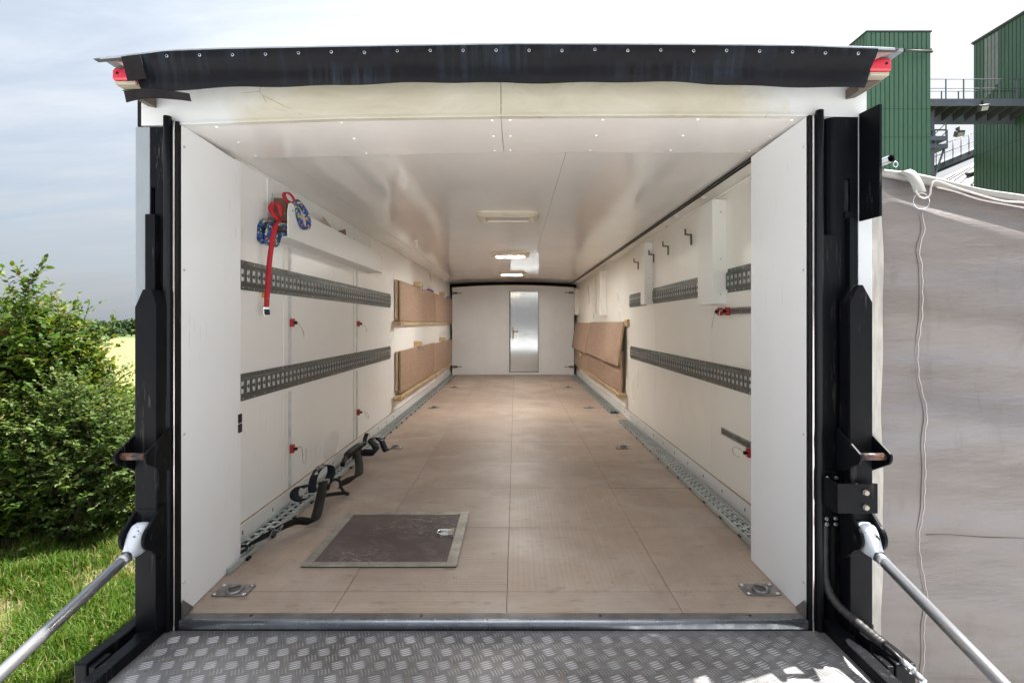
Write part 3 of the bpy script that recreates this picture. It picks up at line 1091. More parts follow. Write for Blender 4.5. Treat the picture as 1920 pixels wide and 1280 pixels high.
MB().slab(flap, (0, -1, 0), .004, 80, 8).build('rubber_flap', M_flap, truck)
MB().slab(lambda u, v: (-1.222 + .20 * u, 1.668 + .01 * v - .006 * math.sin(u * 5), H(1.722 + .030 * u - .034 * u * u - .030 * v + .010 * v * u)), (0, -1, 0), .003, 10, 3).build('torn_flap_end', M_flap_torn, truck)
MB().slab(lambda u, v: (-1.212 + .06 * u + .02 * v, 1.6425 - .002 * u, H(1.818 + .003 * u - (.075 - .004 * u) * v)), (0, -1, 0), .003, 4, 4).build('torn_flap_end', M_flap_torn, truck)
x = -1.075
first = None
k = 0
while x < 1.10:
    z = lip(x) - .022 + random.uniform(-.002, .002)
    yv = 1.6465
    if first is None:
        mb = MB()
        mb.tube([(x, yv + .001, H(z)), (x, yv - .0028, H(z))], [.0050, .0043], 12, 0)
        first = mb.build('eyelet', M_zinc, truck)
        in_ = MB()
        in_.cyl((x, yv - .0026, H(z)), (x, yv - .0036, H(z)), .0030, 8)
        ib = in_.build('eyelet_pin', M_blackpl, first)
        f0 = Vector((x, yv, H(z)))
    else:
        c = first.copy()
        col.objects.link(c)
        c.parent = truck
        c.location = Vector((x, yv, H(z))) - f0
        d = ib.copy()
        col.objects.link(d)
        d.parent = c
    k += 1
    x += .1016

# marker lights at both upper rear corners
for s_, xa, xb, z0, z1 in ((-1, -1.283, -1.205, 1.772, 1.814), (1, 1.125, 1.198, 1.801, 1.846)):
    lamp = MB()
    pr = [(1.695, H(z0)), (1.695, H(z1 - .012)), (1.702, H(z1)), (1.742, H(z1)), (1.742, H(z0))]
    lamp.prism(pr, 'X', xa, xb)
    ln = lamp.build('marker_light', M_lens, truck, 0.007, seg=3)
    MB().box(min(xa, xb) + .006, max(xa, xb) - .004, 1.70, 1.748, H(z0 - .013), H(z0 - .001)).build('lamp_base', M_cream, ln, 0.003)
    MB().cyl((xa + .018 if s_ < 0 else xb - .018, 1.6955, H((z0 + z1) / 2)), (xa + .018 if s_ < 0 else xb - .018, 1.6935, H((z0 + z1) / 2)), .0045, 10).build('lamp_screw', M_blackpl, ln)
    xo, xi = (xa + .004, xa + .075) if s_ < 0 else (xb - .006, xb - .085)
    MB().prism([(xo, H(z0 - .017)), (xi, H(z0 - .017)), (xi, H(z0 - .050)), ((xo * .40 + xi * .60), H(z0 - .044))], 'Y', 1.730, 1.798).build('lamp_bracket', M_brown_br, truck, 0.002)

# rear jamb linings
for xin, xout, hh in ((JL, XL - .01, 1.672), (JR, XR + .01, 1.698)):
    jb = MB()
    sg0 = -1 if xin < 0 else 1
    xf = JLF if xin < 0 else JRF
    jb.prism([(xin, 1.807), (xin + sg0 * .018, 1.807), (xf + sg0 * .018, 2.231), (xout, 2.231), (xout, 2.25), (xf, 2.25)], 'Z', H(.0015), H(hh))
    j = jb.build('jamb_panel', M_jamb, truck, 0.002)
    sg = 1 if xin < 0 else -1
    for hz_ in (.045 + .07, .62, 1.18, 1.60):
        MB().tube([(xin - sg * .004, 1.822, H(hz_)), (xin + sg * .002, 1.822, H(hz_)), (xin + sg * .0035, 1.822, H(hz_))], [.005, .0045, .002], 10).build('jamb_screw', M_zinc, j)
MB().prism([(JLF - .012, 2.2505), (JLF - .012, 2.254), (JLF + .004, 2.254), (JLF + .004, 2.225), (JLF + .0005, 2.225), (JLF + .0005, 2.2505)], 'Z', H(.540), H(.576)).prism(
    [(JLF - .012, 2.2505), (JLF - .012, 2.254), (JLF + .004, 2.254), (JLF + .004, 2.225), (JLF + .0005, 2.225), (JLF + .0005, 2.2505)], 'Z', H(.580), H(.617)).build('edge_guard', M_blackpl, truck)

# rear frame seals and corner posts
for s_, x0 in ((-1, JL), (1, JR)):
    zt = H(1.680) if s_ < 0 else H(1.700)
    zb = H(-.036)
    MB().box(x0 + s_ * .0, x0 + s_ * .0095, 1.790, 1.806, zb, zt - .004).build('seal_strip', M_rubber_dk, truck)
    MB().box(x0 + s_ * .0100, x0 + s_ * .0165, 1.785, 1.806, zb, zt - .003).build('chrome_trim', M_chrome, truck, 0.002)
    MB().box(x0 + s_ * .0170, x0 + s_ * .0215, 1.788, 1.806, zb, zt - .003).build('seal_strip', M_rubber_dk, truck)
    mb = MB()
    xc = x0 + s_ * .0335
    pts = [(xc, 1.786, zb), (xc, 1.786, zb + .3), (xc, 1.786, H(.8)), (xc, 1.786, H(1.3)), (xc, 1.786, zt + .010)]
    mb.tube(pts, .0125, 14)
    mb.box(xc - .010, xc + .010, 1.79, 1.806, zb, zt)
    mb.build('door_seal', M_rubber, truck)
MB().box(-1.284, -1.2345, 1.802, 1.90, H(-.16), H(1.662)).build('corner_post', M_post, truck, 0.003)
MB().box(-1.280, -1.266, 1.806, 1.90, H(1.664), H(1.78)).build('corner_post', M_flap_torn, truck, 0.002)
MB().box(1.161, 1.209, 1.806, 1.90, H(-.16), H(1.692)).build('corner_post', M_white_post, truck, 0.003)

# bulkhead at the front end with its door
def bulk_top(x):
    return 1.672 + .046 * (1 - ((x + .04) / 1.17) ** 2)


bx0, bx1, dx0, dx1, dz0, dz1 = -1.205, 1.125, -.112, .449, .05, 1.600
for a, b, c0_, topd in ((bx0, dx0, .006, None), (dx1, bx1, .006, None), (dx0, dx1, dz1, None)):
    mb = MB()
    mb.slab(lambda u, v: (a + (b - a) * u, YB, H(c0_ + v * (bulk_top(a + (b - a) * u) - c0_))), (0, 1, 0), .035, 12, 6)
    mb.build('bulkhead_panel', M_bulk, truck)
MB().box(dx0, dx1, YB, YB + .035, H(.006), H(dz0)).build('bulkhead_panel', M_bulk, truck)
MB().slab(lambda u, v: (bx0 + (bx1 - bx0) * u, YB - .006, H(bulk_top(bx0 + (bx1 - bx0) * u) - .018 + .018 * v)), (0, 1, 0), .005, 24, 1).build('bulkhead_rim', M_box, truck)
mb = MB()
mb.tube([(bx0 - .04 + (bx1 - bx0 + .08) * i / 24, YB + .015, H(bulk_top(bx0 + (bx1 - bx0) * i / 24) + .030)) for i in range(25)], .028, 10)
mb.build('bulkhead_seal', M_rubber_dk, truck)
MB().box(XL - .02, XR + .02, 10.66, 10.70, H(-.02), H(1.79)).build('front_wall', M_void, truck)
M = Mat('door_gloss_grey')
M.set(M.mix(M.noise(M.co(), 3, 4), (0.52, 0.54, 0.55), (0.60, 0.62, 0.63)), 0.10, 0.75)
M.bump(M.noise(M.co(scale=(1, 1, 0.6)), 5, 3), 0.05, 0.02)
M_door = M.m
door = MB().box(dx0 + .020, dx1 - .010, YB + .006, YB + .03, H(dz0 + .010), H(dz1 - .010)).build('door', M_door, truck, 0.002)
MB().box(dx0 + .001, dx0 + .014, YB - .004, YB + .03, H(dz0), H(dz1)).build('door_edge', M_rust, door)
MB().box(dx1 - .0085, dx1 - .001, YB - .003, YB + .03, H(dz0), H(dz1)).build('door_edge', M_track_dk, door)
MB().box(dx0 + .016, dx1 - .010, YB - .003, YB + .03, H(dz1 - .009), H(dz1 - .001)).build('door_edge', M_track_dk, door)
MB().box(dx0 + .016, dx1 - .010, YB - .003, YB + .03, H(dz0 + .001), H(dz0 + .008)).build('door_edge', M_track_dk, door)
MB().box(-.067, -.022, YB - .004, YB + .006, H(.70), H(.92)).build('door_plate', M_cream_w, door, 0.003)
mb = MB()
mb.cyl((-.045, YB - .004, H(.835)), (-.045, YB - .05, H(.835)), .010, 10)
mb.tube([(-.045, YB - .05, H(.835)), (0.0, YB - .052, H(.835)), (.055, YB - .050, H(.833))], .010, 10)
mb.build('door_handle', M_hook, door)
for xx, hh, s_ in ((bx0, 1.565, 1), (bx0, .16, 1), (bx1, 1.575, -1), (bx1, .16, -1)):
    mb = MB()
    mb.box(xx + s_ * .01, xx + s_ * .10, YB - .018, YB - .002, H(hh - .020), H(hh + .020))
    mb.cyl((xx + s_ * .10, YB - .014, H(hh)), (xx + s_ * .17, YB - .014, H(hh)), .006, 8)
    mb.cyl((xx + s_ * .168, YB - .014, H(hh - .010)), (xx + s_ * .168, YB - .014, H(hh + .010)), .010, 8)
    mb.build('hinge', M_hook, truck)

# hatch in the floor
hx0, hx1, hy0, hy1 = -.878, -.240, 2.178, 2.806
hat = MB().box(hx0 + .002, hx1 - .002, hy0 + .002, hy1 - .002, H(.0005), H(.0040)).build('floor_hatch', M_seam, truck)
MB().box(hx0 + .042, hx1 - .046, hy0 + .040, hy1 - .040, H(.0041), H(.0058)).build('hatch_panel', M_hatch, hat, 0.001)
for a in ((hx0, hx1, hy0, hy0 + .039), (hx0, hx1, hy1 - .039, hy1), (hx0, hx0 + .041, hy0 + .0395, hy1 - .0395), (hx1 - .045, hx1, hy0 + .0395, hy1 - .0395)):
    MB().box(a[0], a[1], a[2], a[3], H(.0041), H(.0082)).build('hatch_frame', M_hatch_fr, hat, 0.0015)
sc0 = None
hp = [(hx0 + .04 + .55 * i / 7, hy0 + .020) for i in range(8)] + [(hx0 + .04 + .55 * i / 7, hy1 - .020) for i in range(8)] + [(hx0 + .020, hy0 + .1 + .43 * i / 4) for i in range(5)] + [(hx1 - .022, hy0 + .08 + .47 * i / 6) for i in range(7)]
for xx, yy in hp:
    if sc0 is None:
        sc0 = MB().tube([(xx, yy, H(.0081)), (xx, yy, H(.0094)), (xx, yy, H(.0099))], [.0048, .0042, .002], 8).build('hatch_screw', M_steel, hat)
        s0 = Vector((xx, yy, 0))
    else:
        c = sc0.copy()
        col.objects.link(c)
        c.parent = hat
        c.location = Vector((xx, yy, 0)) - s0
mb = MB()
mb.box(-.352, -.287, 2.485, 2.555, H(0.0059), H(0.0083))
mb.tube(smooth_path([(-.300, 2.494, H(0.0123)), (-.340, 2.494, H(0.0133)), (-.362, 2.500, H(0.0143)), (-.366, 2.520, H(0.0143)), (-.362, 2.540, H(0.0143)), (-.340, 2.546, H(0.0133)), (-.300, 2.546, H(0.0123))], 5), .0042, 8)
mb.box(-.312, -.288, 2.480, 2.560, H(0.0084), H(0.0168))
mb.build('hatch_handle', M_steel, hat)

# ================================================================== TAIL LIFT
lift = thing('tail_lift', 'black tail lift with checker plate platform, two columns and two silver rods', 'tail lift', (-.05, 1.0, 0))
PX0, PX1, PZ = -1.168, 1.030, H(-.030)
plat = MB().box(PX0, PX1, .12, 1.786, PZ - .035, PZ).build('platform', M_plate, lift)
vs, fs = [], []
pt_ = .0320
nx, ny = int((PX1 - PX0 - .02) / pt_), int((1.785 - .16) / pt_)
ht = .0011
for i in range(nx):
    for j in range(ny):
        if (i % 2) != (j % 2):
            continue
        cx0, cy0 = PX0 + .025 + i * pt_, 1.766 - j * pt_
        ang = R(22) if i % 2 else R(-68)
        ca, sa = math.cos(ang), math.sin(ang)
        wear = .55 + .45 * rng.random()
        for k in range(4):
            off = (k - 1.5) * .0096
            L = .0190 - .0012 * abs(k - 1.5)
            w_ = .0023
            o = len(vs)
            hx = ((-L, 0), (-L * .5, -w_), (L * .5, -w_), (L, 0), (L * .5, w_), (-L * .5, w_))
            for q, lz in ((1.0, 0), (.62, ht * wear)):
                for lx, ly in hx:
                    px_, py_ = lx * (1 if q == 1 else .86), ly * q + off + (0 if i % 2 else .0030 * (1 - (lx / L) ** 2))
                    vs.append((cx0 + ca * px_ - sa * py_, min(1.784, cy0 + sa * px_ + ca * py_), PZ + lz + .0001))
            fs += [(o + a, o + (a + 1) % 6, o + 6 + (a + 1) % 6, o + 6 + a) for a in range(6)] + [tuple(o + 6 + a for a in range(6))]
mb = MB()
mb.v, mb.f, mb.m, mb.s = vs, fs, [0] * len(fs), [False] * len(fs)
mb.build('tread_pattern', M_bars, plat, kind='stuff')

for s_ in (-1, 1):
    xi = PX0 if s_ < 0 else PX1                      # inner edge of the side rail
    MB().prism([(.12, H(-.075)), (.12, H(-.005)), (1.70, H(.004)), (1.792, H(.008)), (1.80, H(-.002)), (1.80, H(-.10)), (1.60, H(-.10))], 'X', xi + s_ * .001, xi + s_ * .044).build('side_rail', M_black, lift, 0.003)
    xo = xi + s_ * .066
    xo2 = xi + s_ * .125 if s_ > 0 else xi - .104
    MB().prism([(1.536, H(-.13)), (1.536, H(.018)), (1.60, H(.020)), (1.70, H(.014)), (1.80, H(.022)), (1.86, H(.0)), (1.86, H(-.14))], 'X', xo, xo2).build('lift_arm', M_black, lift, 0.004)
    MB().box(xi + s_ * .0445, xo - s_ * .0005, 1.540, 1.605, H(-.10), H(.008)).build('arm_link', M_black, lift, 0.003)
    MB().tube([(xi + s_ * .046, 1.725, H(-.03)), (xo - s_ * .001, 1.725, H(-.03))], .030, 14).build('arm_pivot', M_black, lift)

# --- left column
col_l = MB()
sx0, sx1, sz0, sz1 = -1.2305, -1.2165, H(1.352), H(1.458)     # open slot
for a in ((-1.2340, -1.1785, H(-.15), sz0), (-1.2340, -1.1785, sz1, H(1.660)), (-1.2340, sx0, sz0, sz1), (sx1, -1.1785, sz0, sz1)):
    col_l.box(a[0], a[1], 1.8025, 1.812, a[2], a[3])
col_l.box(-1.2340, -1.228, 1.8125, 1.90, H(-.15), H(1.660))
col_l.box(-1.184, -1.1785, 1.8125, 1.90, H(-.15), H(1.660))
col_l.box(-1.2275, -1.1845, 1.885, 1.90, H(-.15), H(1.660), 1)
cl_ = col_l.build('column', [M_black, M_void], lift)
MB().box(-1.2335, -1.2000, 1.776, 1.8015, H(.10), H(1.362)).build('guide_bar', M_black, lift, 0.002)
MB().prism([(-1.229, H(.002)), (-1.229, H(1.050)), (-1.2035, H(1.108)), (-1.1735, H(1.108)), (-1.1590, H(1.058)), (-1.1590, H(.002))], 'Y', 1.722, 1.7755).build('slider', M_black, lift, 0.003)
MB().box(-1.176, -1.1735, 1.776, 1.8015, H(-.12), H(1.06)).build('guide_rib', M_void, lift)

# --- right column
MB().box(1.026, 1.100, 1.955, 1.965, H(-.15), H(1.694)).box(1.026, 1.030, 1.806, 1.955, H(-.15), H(1.694)).build('column_back', M_void, lift)
MB().box(1.031, 1.0885, 1.800, 1.812, H(.316), H(1.297)).build('column_cover', M_black, lift, 0.002)
cr_ = MB()
qx = 1.106
prof = [(qx - .020 + .034 * math.cos(R(a)) - .0, 1.850 + .045 * math.sin(R(a))) for a in (180, 205, 225, 245, 260, 270)]
prof = [(1.062, 1.90)] + prof
slx0, slx1, slz0, slz1 = 1.1130, 1.1330, H(1.375), H(1.487)
for (xa, ya), (xb, yb) in zip(prof, prof[1:]):
    cr_.add([(xa, ya, H(-.15)), (xb, yb, H(-.15)), (xb, yb, H(1.696)), (xa, ya, H(1.696))], [(0, 1, 2, 3)], 0, True)
xe = prof[-1][0]
for a in ((xe, 1.160, H(-.15), slz0), (xe, 1.160, slz1, H(1.696)), (xe, slx0, slz0, slz1), (slx1, 1.160, slz0, slz1)):
    cr_.box(a[0], a[1], 1.805, 1.815, a[2], a[3])
cr_.box(1.09, 1.158, 1.885, 1.90, H(-.15), H(1.696), 1)
cr_.build('column', [M_black, M_void], lift)
MB().box(1.1115, 1.1345, 1.792, 1.8045, H(1.352), H(1.374)).build('slot_clip', M_black, lift, 0.002)
MB().box(1.117, 1.1300, 1.780, 1.8045, H(.10), H(1.351)).build('guide_bar', M_black, lift, 0.002)
MB().prism([(1.081, H(.002)), (1.081, H(1.068)), (1.1100, H(1.123)), (1.1235, H(1.123)), (1.1545, H(1.066)), (1.1545, H(.002))], 'Y', 1.722, 1.7795).build('slider', M_black, lift, 0.003)
MB().prism([(1.700, H(1.340)), (1.700, H(1.698)), (1.803, H(1.706)), (1.803, H(1.342))], 'X', 1.1615, 1.170).build('shield_plate', M_black, lift, 0.002)
# bolted bracket
brk = MB().box(1.027, 1.0905, 1.788, 1.7995, H(.318), H(.505)).build('bracket_plate', M_black, lift, 0.002)
for xx, hh in ((1.046, .481), (1.076, .481), (1.040, .402), (1.044, .344), (1.074, .345), (1.044, .326), (1.074, .326)):
    bo = MB()
    bo.tube([(xx, 1.788, H(hh)), (xx, 1.7862, H(hh)), (xx, 1.7862, H(hh)), (xx, 1.7815, H(hh))], [.0075, .0075, .0050, .0046], 6, 0, True, False)
    bo.build('bolt', M_zinc, brk)
bp = MB()
bp.box(1.0235, 1.1525, 1.694, 1.700, H(.394), H(.490))
bp.box(1.0235, 1.0290, 1.7005, 1.7875, H(.394), H(.490))
bpo = bp.build('bracket_angle', M_black, lift, 0.002)
for hh in (.462, .415):
    bo = MB()
    bo.tube([(1.112, 1.6938, H(hh)), (1.112, 1.6915, H(hh)), (1.112, 1.6915, H(hh)), (1.112, 1.684, H(hh))], [.0095, .0095, .0085, .0080], 6, 0, True, False)
    bo.build('bolt', M_cream, bpo)

# --- lugs with rusty pin, rods with white heads (both sides)
for s_, xa, xb in ((-1, -1.236, -1.142), (1, 1.066, 1.160)):
    pl = []
    cy_p, cz_p, rr = 1.668, H(.582), .026
    arc = [(cy_p + rr * math.cos(R(a)), cz_p + rr * math.sin(R(a))) for a in range(150, 276, 18)]
    pl = [(1.762, H(.655)), (1.735, H(.640))] + arc + [(1.735, H(.520)), (1.762, H(.515))]
    for x in (xa, xb):
        MB().prism(pl, 'X', x - .0045, x + .0045).build('lug', M_black, lift, 0.002)
    MB().cyl((xa + .005, cy_p, cz_p), (xb - .005, cy_p, cz_p), .0115, 16).build('lug_pin', M_rust, lift)
    # rod
    px0 = -1.203 if s_ < 0 else 1.127
    a = Vector((px0, 1.652, H(.276)))
    b = Vector((px0 + (.012 if s_ < 0 else .002), 1.24, H(.190 if s_ < 0 else .166)))
    d = (b - a).normalized()
    e = a + d * 1.30
    rod = MB().tube([a, a + d * .5, e], .0158, 24).build('rod', M_rod, lift)
    MB().tube([a - d * .004, a + d * .028], .0166, 24).build('rod_collar', M_rod, rod)
    pv = Vector((px0 + (.012 if s_ < 0 else -.012), 1.692, H(.322)))
    hd = MB()
    # flattened round eye that necks down to the rod
    ax = Vector((1, 0, 0))
    side = d.cross(ax).normalized()
    st = []
    for t, hw, th in ((-.044, .014, .016), (-.037, .030, .022), (-.018, .040, .026), (.0, .042, .0275), (.018, .038, .027), (.032, .029, .023), (.044, .0195, .0185), (.055, .0174, .0174)):
        c = pv.lerp(a, max(0, t) / .055) + d * min(0, t)
        ring = []
        for k in range(16):
            an = 2 * math.pi * k / 16
            cs, sn = math.cos(an), math.sin(an)
            ex = .6
            ring.append(c + side * hw * math.copysign(abs(cs) ** ex, cs) + ax * th * math.copysign(abs(sn) ** ex, sn))
        st.append(ring)
    o = 0
    for rg in st:
        hd.v += [tuple(q) for q in rg]
    for i in range(len(st) - 1):
        for k in range(16):
            k2 = (k + 1) % 16
            hd.f.append((i * 16 + k, i * 16 + k2, (i + 1) * 16 + k2, (i + 1) * 16 + k))
            hd.m.append(0)
            hd.s.append(True)
    hd.f.append(tuple(range(16))[::-1])
    hd.m.append(0)
    hd.s.append(False)
    hd.build('rod_head', M_chip, rod)
    for dx in (-.036, .036):
        lg = [(pv.y + .040 * math.cos(R(q)), pv.z + .040 * math.sin(R(q))) for q in range(110, 261, 15)]
        lg = [(1.76, H(.405)), (1.73, H(.400))] + lg + [(1.735, H(.235)), (1.76, H(.230))]
        MB().prism(lg, 'X', pv.x + dx - .0055, pv.x + dx + .0055).build('rod_lug', M_black, lift, 0.002)
    MB().cyl((pv.x - .048, pv.y, pv.z), (pv.x + .048, pv.y, pv.z), .016, 14).build('rod_pin', M_black, lift)
    MB().box(pv.x - .034, pv.x + .034, 1.7205, 1.7600, H(.25), H(.402)).build('rod_seat', M_black, lift, 0.003)

# --- hydraulic hose with spiral sleeve
hp = smooth_path([(1.042, 1.800, H(.33)), (1.041, 1.800, H(.20)), (1.046, 1.795, H(.12)), (1.062, 1.77, H(.075)), (1.082, 1.725, H(.052)), (1.094, 1.672, H(.042)), (1.103, 1.625, H(.036)), (1.108, 1.60, H(.034))], 10)
hose = MB().tube(hp, [.0135 + (.0012 if (i // 2) % 2 else 0) for i in range(len(hp))], 14).build('hose', M_hose, lift)
h2 = smooth_path([(1.108, 1.60, H(.034)), (1.113, 1.565, H(.030)), (1.120, 1.545, H(.022))], 6)
MB().tube(h2, .0075, 12).build('hose_end', M_blackpl, hose)
MB().tube([(1.120, 1.545, H(.022)), (1.126, 1.520, H(.016))], .0098, 12).tube([(1.126, 1.520, H(.016)), (1.128, 1.513, H(.014))], .0125, 6, 0, True, False).tube([(1.128, 1.513, H(.014)), (1.136, 1.480, H(.004))], .0088, 12).build('hose_fitting', M_zinc, hose)

# ================================================================== WALL RAILS
G_rail = 'slotted load rails along the side walls'


def wall_rail(side, y0, y1, zc, hh, label):
    """pierced steel rail: raised slotted web, two drilled flanges"""
    X0 = XL if side < 0 else XR
    n = Vector((-side, 0, 0))
    t = thing('load_rail', label, 'rail', (X0, (y0 + y1) / 2, H(zc - hh)), G_rail)
    pitch = .0523
    cells = max(1, int((y1 - y0) / pitch))
    y0 = y1 - cells * pitch
    web = MB()
    wh = hh * 1.10
    web.slots(Vector((X0, y0, H(zc))) + n * .0065, (0, 1, 0), (0, 0, 1), n, cells, pitch, wh, .031, .056, .0012)
    for q in (-1, 1):
        zz = H(zc + q * wh / 2)
        a = Vector((X0, y0, zz))
        web.add([a + n * .0065, a + Vector((0, y1 - y0, 0)) + n * .0065, a + Vector((0, y1 - y0, q * .012)) + n * .0035, a + Vector((0, 0, q * .012)) + n * .0035], [(0, 1, 2, 3)])
    for i in range(cells):                           # bent tongue in every slot
        c = Vector((X0, y0 + (i + .5) * pitch, H(zc))) + n * .0006
        u, v = Vector((0, .013, 0)), Vector((0, 0, .012))
        web.add([c + u - v, c + u + v, c - u * .55, c + u * .9 + n * .004], [(0, 3, 1), (0, 2, 3), (1, 3, 2)], 1)
    web.build('slotted_web', [M_rail, M_tab], t)
    for q in (-1, 1):
        fl = MB()
        za, zb = H(zc + q * (wh / 2 + .010)), H(zc + q * hh)
        fl.box(X0 - side * .0006, X0 - side * .0042, y0 + .014, y1 - .02, za, zb)
        fl.build('flange', M_rail, t)
        sw = MB()
        k = 0
        y = y0 + .03
        while y < y1 - .04:
            p = Vector((X0, y, (za + zb) / 2))
            sw.tube([p + n * .0042, p + n * .0062], [.0048, .0035] if k % 4 == 0 else [.0030, .0022], 6)
            y += pitch
            k += 1
        sw.build('screw_row', M_steel, t, kind='stuff')
    return t


wall_rail(-1, 2.20, 5.34, 1.218, .0675, 'upper slotted grey rail on the wall crossed by the red strap')
wall_rail(-1, 2.20, 5.34, .705, .062, 'lower slotted grey rail on the wall above the dark floor straps')
wall_rail(1, 2.20, 5.48, .700, .062, 'long lower slotted grey rail on the wall with the steel hooks')
wall_rail(1, 2.20, 2.985, 1.232, .0655, 'short slotted grey rail between the tallest white box and the rear jamb')
wall_rail(1, 3.24, 4.58, 1.228, .0655, 'slotted grey rail between two white boxes under the steel hooks')
wall_rail(1, 4.74, 5.52, 1.222, .0655, 'stub of slotted grey rail ending beyond the second white box')


def floor_rail(x0, x1, y0, y1, label, solid_from=99):
    t = thing('floor_rail', label, 'floor rail', ((x0 + x1) / 2, (y0 + y1) / 2, F), 'pierced floor rails along the skirting')
    w = x1 - x0
    zt = H(.020)
    web = MB()
    pitch = .062
    fl = .016
    cells = int((y1 - y0) / pitch)
    y1 = y0 + cells * pitch
    cw = (w - 2 * fl) / 2
    for q in (0, 1):
        xc = x0 + fl + cw * (q + .5)
        web.slots((xc, y0, zt), (0, 1, 0), (1, 0, 0), (0, 0, 1), cells, pitch, cw, .034, cw * .74, .004, 0, (.012 if q else -.012))
        for i in range(cells):
            c = (i + .5) * pitch + (.012 if q else -.012)
            a = y0 + c
            hwd = cw * .33
            web.add([(xc - hwd * .1, a + .016, zt - .0045), (xc + hwd * 1.05, a + .016, zt - .0045), (xc + hwd * 1.05, a - .010, zt - .009), (xc - hwd * .1, a - .010, zt - .009)], [(0, 1, 2, 3)], 1)
    web.add([(x0 + fl, y0, zt - .013), (x1 - fl, y0, zt - .013), (x1 - fl, y1, zt - .013), (x0 + fl, y1, zt - .013)], [(0, 1, 2, 3)], 2)
    web.build('pierced_web', [M_railf, M_railtab, M_pit], t)
    for xa, xb in ((x0, x0 + fl), (x1 - fl, x1)):
        e = MB()
        out = xa == x0
        pr = [(xa, H(.0008)), (xb, H(.0008)), (xb, zt + .0015), (xa + (.006 if out else .010), zt + .0015), (xa, H(.006))] if out else [(xa, H(.0008)), (xb, H(.0008)), (xb, H(.006)), (xb - .006, zt + .0015), (xa, zt + .0015)]
        e.prism(pr, 'Y', y0, y1)
        e.build('rail_edge', M_railf, t)
    bt = MB()
    y = y0 + .12
    while y < y1 - .05:
        for xa, sgn in ((x0, -1), (x1, 1)):
            bt.box(xa - .004 if sgn > 0 else xa - .002, xa + .010 if sgn > 0 else xa + .004, y, y + .03, H(.0010), H(.011))
        y += .235
    bt.build('rail_cleat', M_blackpl, t, kind='stuff')
    return t


floor_rail(-1.236, -1.132, 2.12, 10.1, 'full length pierced metal floor rail under the dark straps')
floor_rail(1.048, 1.152, 2.12, 5.46, 'near pierced metal floor rail at the foot of the cream wall')
floor_rail(1.048, 1.152, 5.90, 10.1, 'far pierced metal floor rail below the leaning plywood boards')


# slim tracks with red fittings
def slim_track(o, u, v, n, spans, label, mt, w=.020):
    o, u, v, n = (Vector(a) for a in (o, u, v, n))
    t = thing('slim_track', label, 'track', o, 'slim lashing tracks on the walls')
    pitch = .025
    for a, b in spans:
        p = o + u * a
        mb = MB()
        cells = max(1, int((b - a) / pitch))
        mb.slots(p + n * .009, u, v, n, cells, pitch, w * .62, .015, w * .40, .005)
        L = cells * pitch
        for q in (-1, 1):
            mb.obox(p + v * (q * w * .42) + u * (L / 2) + n * .0052, (L / 2, w * .105, .0048), (u, v, n))
        mb.obox(p + u * (L / 2) + n * .0015, (L / 2, w * .31, .0010), (u, v, n), 1)
        mb.build('track_channel', [mt, M_track_dk], t)
    return t


def up(side, y, label):
    X0 = XL if side < 0 else XR
    sp = ((.095, .640), (.770, 1.148), (1.288, 1.420))
    slim_track((X0, y, F), (0, 0, 1), (0, 1, 0), (-side, 0, 0), sp, label, M_track)
    for a, b in sp:
        MB().box(X0 + .0005, X0 + .0060, y - .075, y - .020, H(a), H(b)).build('joint_strip', M_box, truck, 0.002)


up(-1, 2.945, 'slim upright metal track nearer the rear, on the wall under the tray')
up(-1, 4.190, 'slim upright metal track farther in, under the end of the white tray')
slim_track((XR, 2.27, H(1.063)), (0, 1, 0), (0, 0, 1), (-1, 0, 0), ((0, .86),), 'short level metal track with red fittings under the tallest white box', M_track_dk, .032)
slim_track((XR, 2.27, H(.385)), (0, 1, 0), (0, 0, 1), (-1, 0, 0), ((0, .78),), 'short level metal track low on the wall near the floor rail', M_track_dk, .032)


def fitting(side, y, h, label, wire, axis='V'):
    X0 = XL if side < 0 else XR
    n = Vector((-side, 0, 0))
    p = Vector((X0, y, H(h)))
    t = thing('track_fitting', label, 'fitting', tuple(p + n * .010), 'red fittings clipped into the slim tracks')
    mb = MB()
    for q in (-1, 1):
        mb.obox(p + n * .020 + Vector((0, q * .002, q * .012)), (.0095, .013, .010), ((1, 0, 0), (0, 1, 0), (0, 0, 1)))
    mb.obox(p + n * .016, (.006, .016, .022), ((1, 0, 0), (0, 1, 0), (0, 0, 1)))
    mb.build('body', M_red, t, 0.003)
    MB().tube([p + n * .026, p + n * .034, p + n * .036, p + n * .046], [.006, .006, .010, .009], 10).build('plunger', M_blackpl, t)
    MB().tube(smooth_path([p + n * .044 + Vector(w) for w in wire], 6), .0017, 6).build('wire_pull', M_wire, t)


fitting(-1, 2.945, 1.000, 'red fitting on the nearer upright track, halfway between the slotted rails', [(0, 0, 0), (.012, .02, -.02), (.016, .05, -.05), (.010, .075, -.085)])
fitting(-1, 2.945, .305, 'red fitting low on the nearer upright track with long wire loop', [(0, 0, 0), (.010, .03, .005), (.012, .048, -.03), (.012, .055, -.085), (.012, .085, -.10), (.012, .10, -.07), (.012, .098, -.02)])
fitting(-1, 4.190, .992, 'red fitting on the farther upright track, halfway between the slotted rails', [(0, 0, 0), (.010, .03, -.018), (.012, .07, -.032), (.014, .10, -.060), (.010, .11, -.046)])
fitting(-1, 4.190, .298, 'red fitting low on the farther upright track above the skirting', [(0, 0, 0), (.010, .04, -.004), (.014, .09, -.05), (.012, .14, -.075), (.012, .15, -.055), (.012, .10, -.012)])
fitting(1, 3.04, 1.063, 'red fitting at the outer end of the level track, wire pull hanging down', [(0, 0, 0), (-.006, .0, -.02), (-.010, .02, -.07), (-.008, .03, -.095)])
